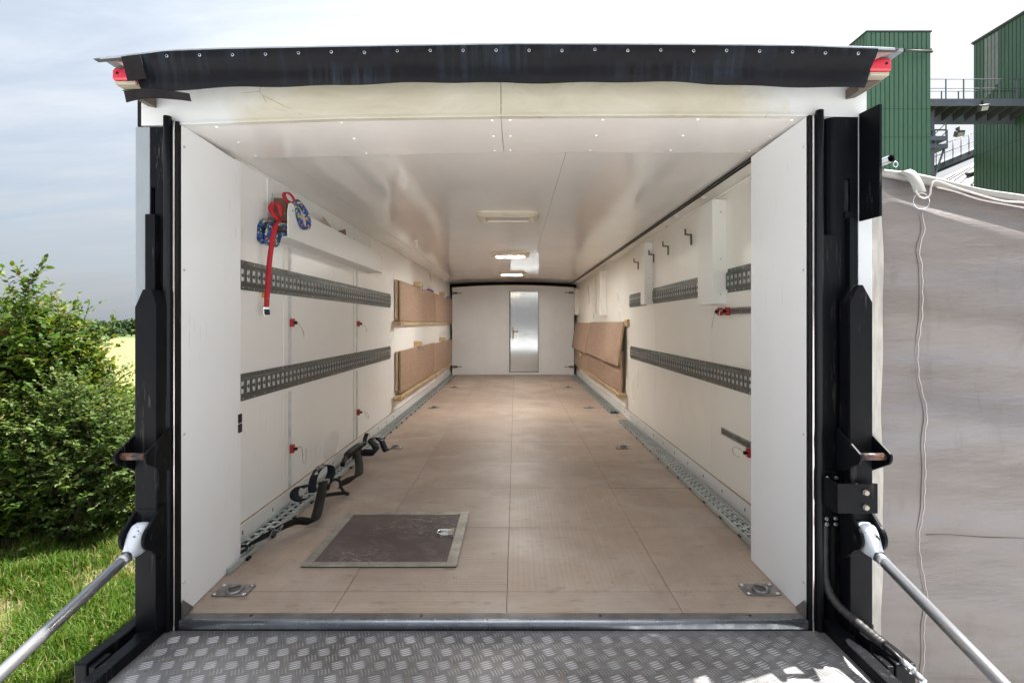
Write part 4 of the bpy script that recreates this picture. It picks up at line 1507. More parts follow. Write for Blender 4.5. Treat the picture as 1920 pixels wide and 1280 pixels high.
fitting(1, 2.93, 1.063, 'red fitting second from the end of the level track under the white box', [(0, 0, 0), (-.006, .018, .006), (-.010, .026, -.012), (-.010, .016, -.024)])
fitting(1, 2.66, .352, 'red fitting on the low level track beside the rear jamb', [(0, 0, 0), (-.006, .04, .012), (-.010, .09, .008), (-.010, .115, -.010), (-.010, .085, -.034), (-.008, .03, -.028)])

# ================================================================== TRAY ON THE WALL
tray = thing('wall_tray', 'long white tray fixed high on the wall, open at its near end', 'tray', (XL, 3.6, H(1.40)))
MB().box(XL + .0006, XL + .006, 2.68, 4.60, H(1.415), H(ceil_h(XL) - .014)).build('backing_board', M_tray, tray, 0.001)
poly = [(2.655, H(1.424)), (2.655, H(1.558)), (2.672, H(1.598)), (2.700, H(1.606)), (2.745, H(1.590)), (2.79, H(1.583)), (4.47, H(1.583)), (4.55, H(1.50)), (4.55, H(1.424))]
MB().prism(poly, 'X', -1.136, -1.130).build('front_panel', M_tray, tray, 0.001)
MB().box(XL + .0065, -1.1365, 2.655, 4.55, H(1.424), H(1.430)).build('bottom_panel', M_tray, tray)
MB().box(XL + .0065, -1.1365, 4.544, 4.55, H(1.4305), H(1.56)).build('end_panel', M_tray, tray)
for yy, zz in ((2.73, 1.655), (3.10, 1.640), (3.42, 1.655), (4.12, 1.645), (4.55, 1.600)):
    MB().tube([(XL + .006, yy, H(zz)), (XL + .009, yy, H(zz)), (XL + .0105, yy, H(zz))], [.0065, .006, .003], 10).build('screw', M_zinc, tray)
MB().obox((-1.195, 3.40, H(1.600)), (.0025, .10, .035), ((1, .1, .25), (0, 1, -.3), (0, .3, 1))).build('card_scrap', M_card, label='pale torn card sticking up out of the wall tray', cat='card')
MB().obox((-1.172, 3.60, H(1.592)), (.0025, .09, .032), ((1, -.1, .3), (0, 1, .25), (0, -.25, 1))).build('card_scrap', M_blockbr, label='brown folded card sticking up out of the wall tray', cat='card')
wb = MB().obox((-1.192, 2.735, H(1.545)), (.030, .040, .085), ((1, .05, 0), (-.05, 1, 0), (0, 0, 1)))
wb.build('wood_block', M_blockbr, bevel=0.002, label='dark brown wooden block standing in the open end of the tray', cat='wood block')

# red strap hanging out of the tray
rs = thing('webbing_strap', 'red webbing strap with silver buckle hanging out of the wall tray', 'strap', (-1.19, 2.62, H(1.04)))
Y_ = (0, 1, 0)
rb = Ribbon([(-1.150, 2.70, H(1.505)), (-1.158, 2.655, H(1.508)), (-1.164, 2.625, H(1.498)), (-1.171, 2.600, H(1.465)), (-1.180, 2.592, H(1.40)), (-1.192, 2.588, H(1.30)), (-1.199, 2.588, H(1.20)), (-1.204, 2.588, H(1.13)), (-1.207, 2.588, H(1.075))],
            [(.25, .9, .2), (.3, .9, .2), (.5, .8, .2), (.85, .5, .1), (.9, .4, 0), (.9, .38, 0), (.9, .35, 0), (.88, .45, 0), (.85, .5, 0)], .024)
rb.mesh(MB()).build('hanging_band', M_strap_red, rs)
rb2 = Ribbon([(-1.165, 2.660, H(1.500)), (-1.185, 2.640, H(1.525)), (-1.205, 2.630, H(1.560)), (-1.190, 2.628, H(1.590)), (-1.165, 2.635, H(1.575)), (-1.160, 2.650, H(1.53))],
             [(.1, .5, .85), (.3, .5, .8), (.9, .4, .1), (.9, .4, .1), (.8, .5, .3), (.3, .6, .7)], .024)
rb2.mesh(MB()).build('fold', M_strap_red, rs)
rb3 = Ribbon([(-1.130, 2.70, H(1.565)), (-1.150, 2.69, H(1.610)), (-1.165, 2.685, H(1.640)), (-1.150, 2.68, H(1.655)), (-1.128, 2.69, H(1.640)), (-1.118, 2.71, H(1.610))],
             [(.2, .9, 0), (.3, .9, .1), (.5, .7, .3), (.6, .7, .2), (.4, .9, 0), (.2, .9, 0)], .022)
rb3.mesh(MB()).build('loop', M_strap_red, rs)
bk = MB()
bk.obox((-1.208, 2.586, H(1.058)), (.017, .006, .020), ((.85, .5, 0), (-.5, .85, 0), (0, 0, 1)))
bk.obox((-1.200, 2.579, H(1.052)), (.012, .010, .013), ((.85, .5, 0), (-.5, .85, .2), (0, -.2, 1)), 1)
bk.build('buckle', [M_steel, M_blackpl], rs, 0.003)
MB().slab(lambda u, v: (-1.232 + .036 * u, 2.60 - .01 * v, H(1.150 - .028 * v - .006 * u)), (0, -1, 0), .002, 3, 3).build('tag', M_yellow, rs)
MB().tube(smooth_path([(-1.205, 2.596, H(1.142)), (-1.198, 2.592, H(1.132)), (-1.199, 2.590, H(1.118))], 4), .0012, 5).build('tag_string', M_strap_red, rs)

# patterned cloth straps stuffed into the tray
ps = thing('cloth_strap', 'blue strap with small bright pattern bulging from the tray end', 'strap', (-1.18, 2.64, H(1.42)), 'patterned cloth straps in the tray')
r1 = Ribbon([(-1.150, 2.70, H(1.470)), (-1.160, 2.655, H(1.490)), (-1.180, 2.625, H(1.490)), (-1.195, 2.610, H(1.455)), (-1.200, 2.605, H(1.405)), (-1.190, 2.600, H(1.375)), (-1.178, 2.610, H(1.385)), (-1.170, 2.625, H(1.425)), (-1.155, 2.645, H(1.445)), (-1.143, 2.665, H(1.437))],
            [(.2, .9, .4), (.3, .8, .4), (.4, .8, .3), (.6, .7, .1), (.6, .7, 0), (.5, .8, 0), (.5, .8, .1), (.4, .8, .2), (.3, .9, .3), (.2, .9, .3)], .050, .006)
r1.mesh(MB()).build('folded_band', M_pattern, ps)
r2 = Ribbon([(-1.195, 2.635, H(1.500)), (-1.222, 2.620, H(1.505)), (-1.238, 2.605, H(1.470)), (-1.240, 2.600, H(1.430)), (-1.232, 2.595, H(1.400)), (-1.215, 2.595, H(1.385))],
            [(.2, .9, .3), (.3, .9, .2), (.5, .8, 0), (.5, .8, 0), (.5, .8, 0), (.5, .8, .1)], .046, .006)
r2.mesh(MB()).build('folded_band', M_pattern, ps)
ps2 = thing('cloth_strap', 'loop of blue patterned strap hanging over the front of the tray', 'strap', (-1.12, 2.77, H(1.49)), 'patterned cloth straps in the tray')
r3 = Ribbon([(-1.140, 2.715, H(1.600)), (-1.128, 2.735, H(1.625)), (-1.112, 2.765, H(1.610)), (-1.098, 2.805, H(1.570)), (-1.096, 2.830, H(1.525)), (-1.104, 2.825, H(1.495)), (-1.112, 2.790, H(1.500)), (-1.116, 2.755, H(1.540)), (-1.120, 2.735, H(1.585)), (-1.136, 2.715, H(1.612))],
            [(.8, -.3, .3), (.8, -.2, .3), (.85, .2, .3), (.9, .3, .2), (.9, .4, .1), (.9, .4, 0), (.9, .3, .1), (.9, .2, .2), (.9, .1, .3), (.8, 0, .3)], .026, .006)
r3.mesh(MB()).build('folded_band', M_pattern, ps2)

# ================================================================== PLYWOOD BOARDS
G_ply = 'plywood boards held along the walls'


def board(pa, pb, ha, hb, lean, y0, y1, label, th=.018):
    """board standing on edge: inner face x at bottom pa, at top pa + lean"""
    mb = MB()
    s_ = pb
    vs = [(pa, y0, H(ha)), (pa + s_ * th, y0, H(ha)), (pa + lean + s_ * th, y0, H(hb)), (pa + lean, y0, H(hb)), (pa, y1, H(ha)), (pa + s_ * th, y1, H(ha)), (pa + lean + s_ * th, y1, H(hb)), (pa + lean, y1, H(hb))]
    fs = [(0, 1, 2, 3), (7, 6, 5, 4), (0, 3, 7, 4), (1, 5, 6, 2), (0, 4, 5, 1), (3, 2, 6, 7)]
    o = 0
    mb.v += vs
    for f, m in zip(fs, (1, 1, 0, 0, 1, 1)):
        mb.f.append(f)
        mb.m.append(m)
        mb.s.append(False)
    # pale edge banding proud of the near end
    return mb.build('plywood_board', [M_ply, M_edge], None, 0.0012, label=label, cat='board', group=G_ply)


board(-1.213, 1, 1.018, 1.440, 0, 5.56, 7.92, 'front plywood board of the upper near stack, below the tray wall')
board(-1.240, 1, 1.028, 1.446, 0, 5.50, 7.90, 'rear plywood board of the upper near stack, against the wall')
board(-1.213, 1, 1.018, 1.436, 0, 7.965, 10.12, 'plywood board of the upper stack next to the bulkhead hinge')
board(-1.213, 1, .262, .705, 0, 5.58, 7.92, 'front plywood board of the lower near stack, above the floor rail')
board(-1.240, 1, .300, .700, 0, 5.52, 7.90, 'rear plywood board of the lower near stack, against the wall')
board(-1.213, 1, .255, .690, 0, 7.965, 10.12, 'plywood board of the lower stack next to the bulkhead')
board(1.128, 1, .255, .690, 0, 5.72, 8.16, 'lower front plywood board under the leaning one, cream wall side')
board(1.158, 1, .300, .700, 0, 5.78, 8.16, 'lower rear plywood board behind, against the cream wall')
board(1.128, 1, .255, .690, 0, 8.21, 10.14, 'lower plywood board beneath the leaning far board')
board(1.072, 1, .545, 1.010, .072, 5.66, 8.14, 'leaning plywood board with pale near edge on the cream wall side')
board(1.098, 1, .550, .985, .062, 5.72, 8.12, 'leaning plywood board hidden behind the front leaning one')
board(1.072, 1, .535, 1.000, .072, 8.20, 10.12, 'leaning plywood board next to the bulkhead hinges')

for x0, x1, y0, y1, z0, z1, lb in ((XL + .001, XL + .095, 5.40, 10.1, .972, 1.014, 'pale wooden ledge carrying the upper plywood stack'),
                                   (XL + .014, XL + .095, 5.42, 10.1, .205, .250, 'pale wooden ledge carrying the lower plywood stack, above the skirting'),
                                   (XR - .095, XR - .014, 5.62, 10.1, .205, .250, 'pale wooden ledge under the boards on the cream wall')):
    lt = thing('wood_ledge', lb, 'ledge', ((x0 + x1) / 2, 7.7, H(z0)), 'wooden ledges under the boards')
    inn = x1 if x0 < 0 else x0
    sg = 1 if x0 < 0 else -1
    wall_x = x0 if x0 < 0 else x1
    MB().box(wall_x, inn, y0, y0 + .13, H(z0), H(z1)).build('support_block', M_pine, lt, 0.002)
    MB().box(wall_x, wall_x + sg * .045, y0 + .132, y1, H(z0 + .004), H(z1 - .004)).build('batten', M_pine, lt, 0.002)
    for yy in (y0 + .06, 6.7, 7.9, 9.2):
        xx = inn if yy < y0 + .1 else wall_x + sg * .045
        MB().tube([(xx, yy, H((z0 + z1) / 2)), (xx + sg * .006, yy, H((z0 + z1) / 2)), (xx + sg * .014, yy, H((z0 + z1) / 2))], [.010, .008, .005], 8).build('bolt', M_steel, lt)


def clamp(side, y, h, label, drop=-.05):
    X0 = XL if side < 0 else XR
    n = Vector((-side, 0, 0))
    t = thing('board_clamp', label, 'clamp', (X0, y, H(h)), 'wooden blocks with metal catches over the boards')
    p = Vector((X0, y, H(h)))
    MB().obox(p + n * .046, (.045, .055, .032), ((1, 0, 0), (0, 1, 0), (0, 0, 1))).build('block', M_pine, t, 0.002)
    mb = MB()
    q = p + n * .094
    mb.obox(q + Vector((0, -.01, drop)) - n * .0, (.0025, .010, .060), ((1, 0, 0), (0, 1, 0), (0, 0, 1)))
    mb.cyl(q - n * .002, q + n * .012, .010, 8)
    mb.tube(smooth_path([q + n * .010, q + n * .018 + Vector((0, -.02, drop * .6)), q + n * .012 + Vector((0, -.025, drop * 1.7))], 4), .004, 6)
    mb.build('catch', M_steel, t)


clamp(-1, 6.62, 1.474, 'wooden block with metal catch over the upper near board stack')
clamp(-1, 8.82, 1.470, 'wooden block with metal catch over the upper board by the bulkhead')
clamp(-1, 6.62, .742, 'wooden block with metal catch over the lower near board stack')
clamp(-1, 8.82, .728, 'wooden block with metal catch over the lower board by the bulkhead')
clamp(1, 6.75, .470, 'wooden block with metal catch under the near leaning board', .05)
clamp(1, 9.05, .470, 'wooden block with metal catch under the far leaning board', .05)
MB().box(XR - .03, XR - .0005, 5.52, 5.64, H(.965), H(1.035)).build('wood_block', M_pine, bevel=.002, label='small pale wooden block on the cream wall behind the leaning board top', cat='wood block')
for y0, y1, hh, lb in ((7.30, 7.85, 1.447, 'purple cloth roll lying on the upper near plywood stack'), (9.3, 9.95, 1.442, 'purple cloth roll lying on the upper board by the bulkhead')):
    MB().tube(smooth_path([(-1.205, y0, H(hh + .010)), (-1.20, (y0 + y1) / 2, H(hh + .014)), (-1.204, y1, H(hh + .010))], 4), [.008] + [.014] * 7 + [.008], 10).build('cloth_roll', M_purple, label=lb, cat='cloth roll')

# ================================================================== COVER BOXES AND HOOKS ON THE CREAM WALL
G_box = 'white cover boxes on the cream wall'
for y0, y1, dep, z0, z1, lb in ((2.985, 3.225, .082, 1.105, 1.690, 'widest white cover box on the cream wall, nearest the rear jamb'),
                                (4.590, 4.735, .072, 1.160, 1.690, 'white cover box on the cream wall between two slotted rail pieces'),
                                (6.880, 7.02, .090, 1.096, 1.675, 'white cover box on the cream wall above the leaning boards'),
                                (7.75, 7.83, .050, 1.13, 1.65, 'thin white cover strip right behind the third cover box'),
                                (9.95, 10.08, .070, 1.15, 1.63, 'white cover box in the corner beside the bulkhead')):
    bxo = thing('cover_box', lb, 'cover box', (XR, (y0 + y1) / 2, H(z0)), G_box)
    MB().box(XR - dep, XR - .0005, y0, y1, H(z0), H(z1)).build('shell', M_box, bxo, 0.0025)
    for zz in (z0 + .055, (z0 + z1) / 2 - .04, z1 - .07):
        xx = XR - dep * (.42 if y0 < 4 else .5)
        MB().tube([(xx, y0, H(zz)), (xx, y0 - .002, H(zz)), (xx, y0 - .003, H(zz))], [.0052, .0046, .002], 8).build('screw', M_zinc, bxo)
hk = None
for yy, hh, lb in ((3.575, 1.588, 'steel hook on the cream wall closest to the widest cover box'), (4.115, 1.588, 'steel hook midway between the two nearer cover boxes'),
                   (4.545, 1.578, 'steel hook just in front of the second cover box'), (5.12, 1.578, 'steel hook farthest in, just past the second cover box')):
    if hk is None:
        mb = MB()
        pth = [(XR - .006, yy, H(hh - .062)), (XR - .006, yy, H(hh)), (XR - .044, yy, H(hh + .003)), (XR - .046, yy, H(hh + .036))]
        for a, b in zip(pth, pth[1:]):
            a, b = Vector(a), Vector(b)
            d = (b - a)
            mb.obox((a + b) / 2, (.004, .008, d.length / 2 + .004), (d.cross(Vector((0, 1, 0))), (0, 1, 0), d))
        hk = mb.build('wall_hook', M_hook, label=lb, cat='hook', group='steel hooks on the cream wall')
        h0 = Vector((XR, yy, H(hh)))
        hl = hk.location.copy()
    else:
        c = hk.copy()
        col.objects.link(c)
        c.location = hl + Vector((XR, yy, H(hh))) - h0
        c['label'] = lb

# ================================================================== CEILING LIGHTS
def ceiling_light(yc, label, lit):
    xc = -.055
    zc = ceil_h(xc)
    t = thing('ceiling_light', label, 'ceiling light', (xc, yc, H(zc)), 'flat cream ceiling lights')
    w, l, d = .222, .150, .036
    mb = MB()
    # rounded frame as lofted rings: outer top, outer bottom, inner bottom, inner top
    def ring(hw, hl_, z, r):
        pts = []
        for cx0, cy0, a0 in ((1, 1, 0), (-1, 1, 90), (-1, -1, 180), (1, -1, 270)):
            for k in range(5):
                a = R(a0 + 90 * k / 4)
                pts.append((xc + cx0 * (hw - r) + r * math.cos(a), yc + cy0 * (hl_ - r) + r * math.sin(a), H(zc) - z))
        return pts
    rings = [ring(w, l, 0, .05), ring(w, l, .010, .05), ring(w - .004, l - .004, .014, .046), ring(w - .006, l - .006, .017, .044), ring(w - .03, l - .03, d, .03), ring(w - .062, l - .060, d, .012), ring(w - .066, l - .064, d - .014, .010)]
    n = 20
    for rg in rings:
        mb.v += rg
    for i in range(len(rings) - 1):
        for k in range(n):
            k2 = (k + 1) % n
            mb.f.append((i * n + k, (i + 1) * n + k, (i + 1) * n + k2, i * n + k2))
            mb.m.append(0)
            mb.s.append(False)
    mb.build('frame', M_cream_w, t)
    df = MB()
    df.box(xc - w + .064, xc + w - .066, yc - l + .062, yc + l - .062, H(zc) - d + .012, H(zc) - d + .020)
    df.build('diffuser', lit or M_diff, t)
    MB().box(xc + w - .060, xc + w - .036, yc - .05, yc + .0, H(zc) - d - .006, H(zc) - d).build('switch', M_box, t, 0.002)
    MB().box(xc - w + .055, xc - w + .064, yc - .02, yc + .01, H(zc) - d - .004, H(zc) - d + .001).build('catch', M_box, t, 0.002)


ceiling_light(3.90, 'cream ceiling light closest to the rear, largest of the three', None)
ceiling_light(6.10, 'cream ceiling light in the middle of the row', M_diff_mid)
ceiling_light(8.45, 'small lit ceiling light just before the bulkhead, farthest of the three', M_diff_on)

zz0 = H(ceil_h(-.92))
MB().box(-.935, -.905, 4.93, 4.96, zz0 - .012, zz0 + .001).box(-.912, -.906, 4.935, 4.955, zz0 - .062, zz0 - .0125).box(-.9055, -.890, 4.935, 4.955, zz0 - .062, zz0 - .056).build(
    'ceiling_clip', M_box, bevel=.001, label='small white clip hanging from the ceiling over the far end of the tray', cat='clip')

# ================================================================== LASHING RINGS IN THE FLOOR
lr = None
for xx, yy, lb in ((-1.050, 1.990, 'recessed lashing ring in the floor beside the jamb with black edge guard'), (.913, 1.995, 'recessed lashing ring in the floor corner beside the cream wall jamb'),
                   (-.965, 4.27, 'flat lashing ring on the floor near the loose end of the dark straps'), (.865, 4.27, 'flat lashing ring on the floor opposite, near the middle of the near floor rail'),
                   (-.955, 6.28, 'faint lashing ring on the floor below the lower board stack'), (.868, 6.28, 'faint lashing ring on the floor below the leaning boards'),
                   (-.945, 8.28, 'distant lashing ring on the floor by the long floor rail'), (.82, 8.28, 'distant lashing ring on the floor by the far floor rail')):
    if lr is None:
        lr = thing('lashing_ring', lb, 'lashing ring', (xx, yy, F), 'lashing rings let into the floor')
        mb = MB()
        hw, hl_ = .064, .043
        n = 24
        outer = []
        for k in range(n):
            a = 2 * math.pi * k / n
            c, s = math.cos(a), math.sin(a)
            m_ = max(abs(c) / hw, abs(s) / hl_)
            outer.append((xx + c / m_ * 1, yy + s / m_ * 1))
        inner = [(xx + .005 + .036 * math.cos(2 * math.pi * k / n), yy + .034 * math.sin(2 * math.pi * k / n)) for k in range(n)]
        inb = [(xx + .005 + .026 * math.cos(2 * math.pi * k / n), yy + .024 * math.sin(2 * math.pi * k / n)) for k in range(n)]
        mb.v += [(a, b, H(.0006)) for a, b in outer] + [(a, b, H(.0045)) for a, b in outer] + [(a, b, H(.0045)) for a, b in inner] + [(a, b, H(.0008)) for a, b in inb]
        for k in range(n):
            k2 = (k + 1) % n
            for q, m_ in ((0, 0), (1, 0), (2, 1)):
                mb.f.append((q * n + k, q * n + k2, (q + 1) * n + k2, (q + 1) * n + k))
                mb.m.append(m_)
                mb.s.append(q == 2)
        mb.f.append(tuple(3 * n + k for k in range(n)))
        mb.m.append(1)
        mb.s.append(False)
        mb.build('plate', [M_ringpl, M_track_dk], lr)
        MB().tube([(xx + .003 + .025 * math.cos(a * math.pi / 9), yy - .003 + .024 * math.sin(a * math.pi / 9), H(.008 + .004 * math.sin(a * math.pi / 9))) for a in range(19)], .0062, 8).build('ring', M_ringpl, lr)
        for dx, dy in ((-.053, -.033), (.053, -.033), (-.053, .033), (.053, .033)):
            MB().tube([(xx + dx, yy + dy, H(.0045)), (xx + dx, yy + dy, H(.008)), (xx + dx, yy + dy, H(.0095))], [.0085, .0075, .003], 10).build('rivet', M_steel, lr)
    else:
        copy_tree(lr, (xx, yy, F), None, lb)

# ================================================================== DARK LASHING STRAPS ON THE FLOOR RAIL
G_st = 'dark lashing straps lying on the floor rail'
s1 = thing('lashing_strap', 'nearer dark lashing strap with a standing loop and white print', 'strap', (-1.13, 2.65, F), G_st)
Xa = (1, 0, 0)
b1 = Ribbon([(-1.150, 2.30, H(.0440)), (-1.120, 2.38, H(.0480)), (-1.085, 2.46, H(.0540)), (-1.040, 2.54, H(0.0566)), (-1.005, 2.575, H(0.0420)), (-.985, 2.60, H(0.0300)), (-.990, 2.66, H(0.0450)), (-1.025, 2.80, H(0.0665)), (-1.055, 2.92, H(0.0995)), (-1.075, 2.985, H(0.1160))],
            [(.60, -.35, .6), (.50, -.28, .75), (.45, -.25, .8), (.45, -.25, .8), (.6, -.2, .7), (.85, -.1, .4), (.97, .1, .1), (1, .1, .1), (1, .1, .1), (1, .1, .1)], .050)
b1.mesh(MB()).build('band', M_web2, s1)
st = MB()
for q in ([(.155, -.40), (.165, -.40), (.165, .40), (.155, .40)], [(.225, -.40), (.235, -.40), (.235, .40), (.225, .40)], [(.16, -.40), (.17, -.40), (.235, .40), (.225, .40)], [(.16, .40), (.17, .40), (.235, -.40), (.225, -.40)]):
    b1.mark(st, [q], -1)
    b1.mark(st, [q], 1)
st.build('stitching', M_stitch, s1)
lp = Ribbon([(-1.110, 2.92, H(0.0731)), (-1.128, 2.965, H(0.0995)), (-1.135, 3.015, H(0.1358)), (-1.128, 3.070, H(0.1635)), (-1.110, 3.115, H(0.1721)), (-1.082, 3.125, H(0.1589)), (-1.070, 3.10, H(0.1259)), (-1.070, 3.05, H(0.0995))],
            [(.95, -.2, .2), (.95, -.2, .2), (.9, -.25, .2), (.9, -.3, .1), (.9, -.3, 0), (.9, -.3, 0), (.95, -.2, 0), (.95, -.2, 0)], .052)
lp.mesh(MB()).build('loop', M_web, s1)
pr = MB()
# block characters like those on the loop
glyphs = [[(.30, -.05), (.30, .40), (.325, .40), (.325, -.05)], [(.325, -.05), (.325, .08), (.36, .20), (.36, .05)],
          [(.385, -.10), (.385, .02), (.46, .42), (.46, .30)], [(.40, -.38), (.40, -.26), (.47, .06), (.47, -.06)], [(.43, -.30), (.43, -.20), (.46, .30), (.46, .20)],
          [(.485, -.35), (.485, .35), (.505, .35), (.505, -.35)]]
lp.mark(pr, glyphs, -1, .0022, 0)
lp.mark(pr, glyphs, 1, .0022, 0)
lp.mark(pr, [[(.47, -.42), (.47, -.12), (.52, -.12), (.52, -.42)]], -1, .0022, 1)
lp.mark(pr, [[(.47, -.42), (.47, -.12), (.52, -.12), (.52, -.42)]], 1, .0022, 1)
pr.build('printed_mark', [M_print_w, M_print_r], s1)
curl = Ribbon([(-1.110, 2.90, H(0.0566)), (-1.140, 2.86, H(0.0500)), (-1.172, 2.84, H(0.0698)), (-1.182, 2.86, H(0.0995)), (-1.165, 2.90, H(0.1147)), (-1.135, 2.92, H(0.1028))],
              [(.4, .8, .2), (.5, .8, .1), (.6, .75, 0), (.6, .75, 0), (.6, .75, 0), (.5, .8, .1)], .050)
curl.mesh(MB()).build('curl', M_web, s1)
mb = MB()
mb.tube(smooth_path([(-1.062, 3.02, H(0.0566)), (-1.060, 3.05, H(0.0863)), (-1.045, 3.085, H(0.0949)), (-1.020, 3.10, H(0.0797)), (-1.010, 3.09, H(0.0500)), (-.975, 3.06, H(0.0220))], 6), .009, 8)
mb.tube(smooth_path([(-1.090, 2.98, H(0.0300)), (-1.040, 3.02, H(0.0300)), (-.985, 3.06, H(0.0240)), (-.955, 3.06, H(0.0180))], 6), .011, 8)
mb.build('hook', M_blackpl, s1)
MB().tube(smooth_path([(-1.205, 2.22, H(0.0300)), (-1.185, 2.27, H(0.0420)), (-1.160, 2.30, H(0.0400)), (-1.150, 2.27, H(0.0340)), (-1.180, 2.22, H(0.0300))], 6), .006, 8).build('end_ring', M_blackpl, s1)
MB().obox((-1.075, 2.995, H(0.1094)), (.030, .016, .010), ((1, .1, 0), (-.1, 1, .3), (0, -.3, 1))).build('buckle', M_hatch_fr, s1, 0.003)

s2 = thing('lashing_strap', 'farther dark lashing strap arched over the rail with its tail on the floor', 'strap', (-1.10, 3.7, F), G_st)
b2 = Ribbon([(-1.030, 3.13, H(0.0500)), (-1.015, 3.20, H(0.0500)), (-.990, 3.30, H(0.0420)), (-.985, 3.36, H(0.0500)), (-1.030, 3.52, H(0.0720)), (-1.085, 3.66, H(0.0995)), (-1.105, 3.72, H(0.1050))],
            [(.4, .2, .9), (.4, .3, .9), (.6, .4, .6), (.95, .2, .1), (1, .1, .1), (1, .1, .1), (1, .1, .1)], .052)
b2.mesh(MB()).build('band', M_web2, s2)
b3 = Ribbon([(-1.125, 3.70, H(0.0830)), (-1.075, 3.78, H(0.0803)), (-1.020, 3.84, H(0.0665)), (-1.005, 3.88, H(0.0720)), (-1.045, 3.95, H(0.0968)), (-1.090, 4.02, H(0.1133)), (-1.080, 4.12, H(0.1160)), (-1.040, 4.14, H(0.0885)), (-1.010, 4.10, H(0.0500)), (-.985, 4.08, H(0.0220)), (-.955, 4.12, H(0.0300)), (-.925, 4.16, H(0.0450))],
            [(.2, .1, 1), (.3, .1, .9), (.4, .3, .85), (.6, .6, .5), (.7, .7, .2), (.7, .7, .2), (.7, -.7, 0), (.6, .75, .1), (.6, .75, .2), (.5, .8, .2), (.4, .85, .2), (.4, .85, .2)], .052)
b3.mesh(MB()).build('tail', M_web, s2)
pr2 = MB()
g2 = [[(.50, -.30), (.50, -.15), (.53, .0), (.53, -.15)], [(.545, -.35), (.545, .10), (.56, .10), (.56, -.35)], [(.575, -.25), (.575, .30), (.59, .30), (.59, -.25)], [(.60, -.30), (.60, -.05), (.625, .05), (.625, -.2)], [(.63, .0), (.63, .35), (.645, .35), (.645, .0)]]
b3.mark(pr2, g2, 1)
b3.mark(pr2, g2, -1)
pr2.build('printed_mark', M_print_w, s2)
MB().tube(smooth_path([(-1.150, 3.55, H(0.0555)), (-1.155, 3.64, H(0.0830)), (-1.140, 3.74, H(0.1050)), (-1.115, 3.84, H(0.1160)), (-1.110, 3.92, H(0.1133))], 5), [.016] * 6 + [.026] * 9 + [.018] * 6, 10).build('ratchet', M_blackpl, s2)
Ribbon([(-1.135, 4.02, H(0.1050)), (-1.140, 4.06, H(0.1270)), (-1.138, 4.09, H(0.1517))], [(1, .2, 0), (1, .2, 0), (1, .2, 0)], .030, .008).mesh(MB()).build('handle', M_web2, s2)

# ================================================================== TARPAULIN TRAILER BESIDE THE TRUCK
tr = thing('tarp_trailer', 'parked trailer covered in faded grey brown tarpaulin beside the truck', 'trailer', (2.9, 5.5, 0))
TX0, TX1, TY = 1.665, 4.15, 2.45


def tz(x):
    return 2.800 - .185 * (x - TX0) + .02 * math.sin((x - TX0) * 5) * (x - TX0) * .6


def tarp(u, v):
    x = TX0 + (TX1 - TX0) * u
    z = .42 + (tz(x) - .42) * v
    e = min(1, (x - TX0) * 5)
    fold = .030 * math.sin(7.5 * z + 1.6 * x + .7 * math.sin(3 * x)) + .018 * math.sin(15 * z + 3.6 * x + 1.3 + math.sin(2.1 * x)) + .004 * math.sin(29 * z + 5 * x)
    sag = .020 * math.sin(math.pi * v) * e
    y = TY - fold * .62 * e - sag + (.030 * max(0, v - .93) / .07)
    return (x, y, z)


MB().grid(lambda u, v: tarp(1 - u, v), 120, 150).build('tarp_sheet', M_tarp, tr)
MB().grid(lambda u, v: (TX0 + (TX1 - TX0) * u, TY + .03 + 8.5 * v, tz(TX0 + (TX1 - TX0) * u) - .01 - .04 * math.sin(u * math.pi) * math.sin(v * 20) ** 2), 30, 40).build('tarp_roof', M_tarp_sunlit, tr)
MB().grid(lambda u, v: (TX0 - .012, TY + .02 + 8.5 * u, .42 + (tz(TX0) - .43) * v), 8, 8).build('tarp_side', M_tarp, tr)
# pale folded corner strip
MB().slab(lambda u, v: (1.590 + .085 * u + .003 * math.sin(v * 30 + u), TY - .012 + .006 * math.sin(v * 14), .45 + 2.28 * v), (0, -1, 0), .006, 3, 60).build('corner_strip', M_tarp_edge, tr)
# rolled hem along the top
hem = smooth_path([(TX0 + (TX1 - TX0) * i / 16, TY + .004 + .004 * math.sin(i * 2.1), tz(TX0 + (TX1 - TX0) * i / 16) - .008 + .006 * math.sin(i * 1.7)) for i in range(17)], 4)
MB().tube(hem, [.016 + .004 * math.sin(i * .35) + .006 * min(1, i / 30) for i in range(len(hem))], 12).build('rolled_hem', M_tarp_sunlit, tr)
# laced seam that splits the sheet
sl, xw = MB(), lambda z: 1.862 - .014 * math.exp(-((z - 2.44) / .05) ** 2) + .006 * math.sin(z * 2.2) + .0022 * math.sin(z * 23)
zz = [.45 + (2.60 - .45) * i / 90 for i in range(91)]


def tarp_y(x, z):
    u = (x - TX0) / (TX1 - TX0)
    v = (z - .42) / (tz(x) - .42)
    return tarp(u, v)[1]


sl.slab(lambda u, v: (xw(.45 + 2.15 * v) - .016 + .020 * u, tarp_y(xw(.45 + 2.15 * v), .45 + 2.15 * v) - .0008, .45 + 2.15 * v), (0, -1, 0), .0012, 2, 90)
sl.build('seam_flap', M_tarp, tr)
MB().tube([(xw(z) - .002 + .0025 * math.sin(i * 1.9), tarp_y(xw(z), z) - .003, z) for i, z in enumerate(zz)], .0022, 6).build('seam_cord', M_cord, tr)
MB().tube([(1.90 + 2.2 * i / 40, tarp_y(1.90 + 2.2 * i / 40, 1.122 - .018 * i / 40) - .001, 1.122 - .03 * i / 40 + .003 * math.sin(i)) for i in range(41)], .0026, 6).build('cross_seam', M_tarp, tr)
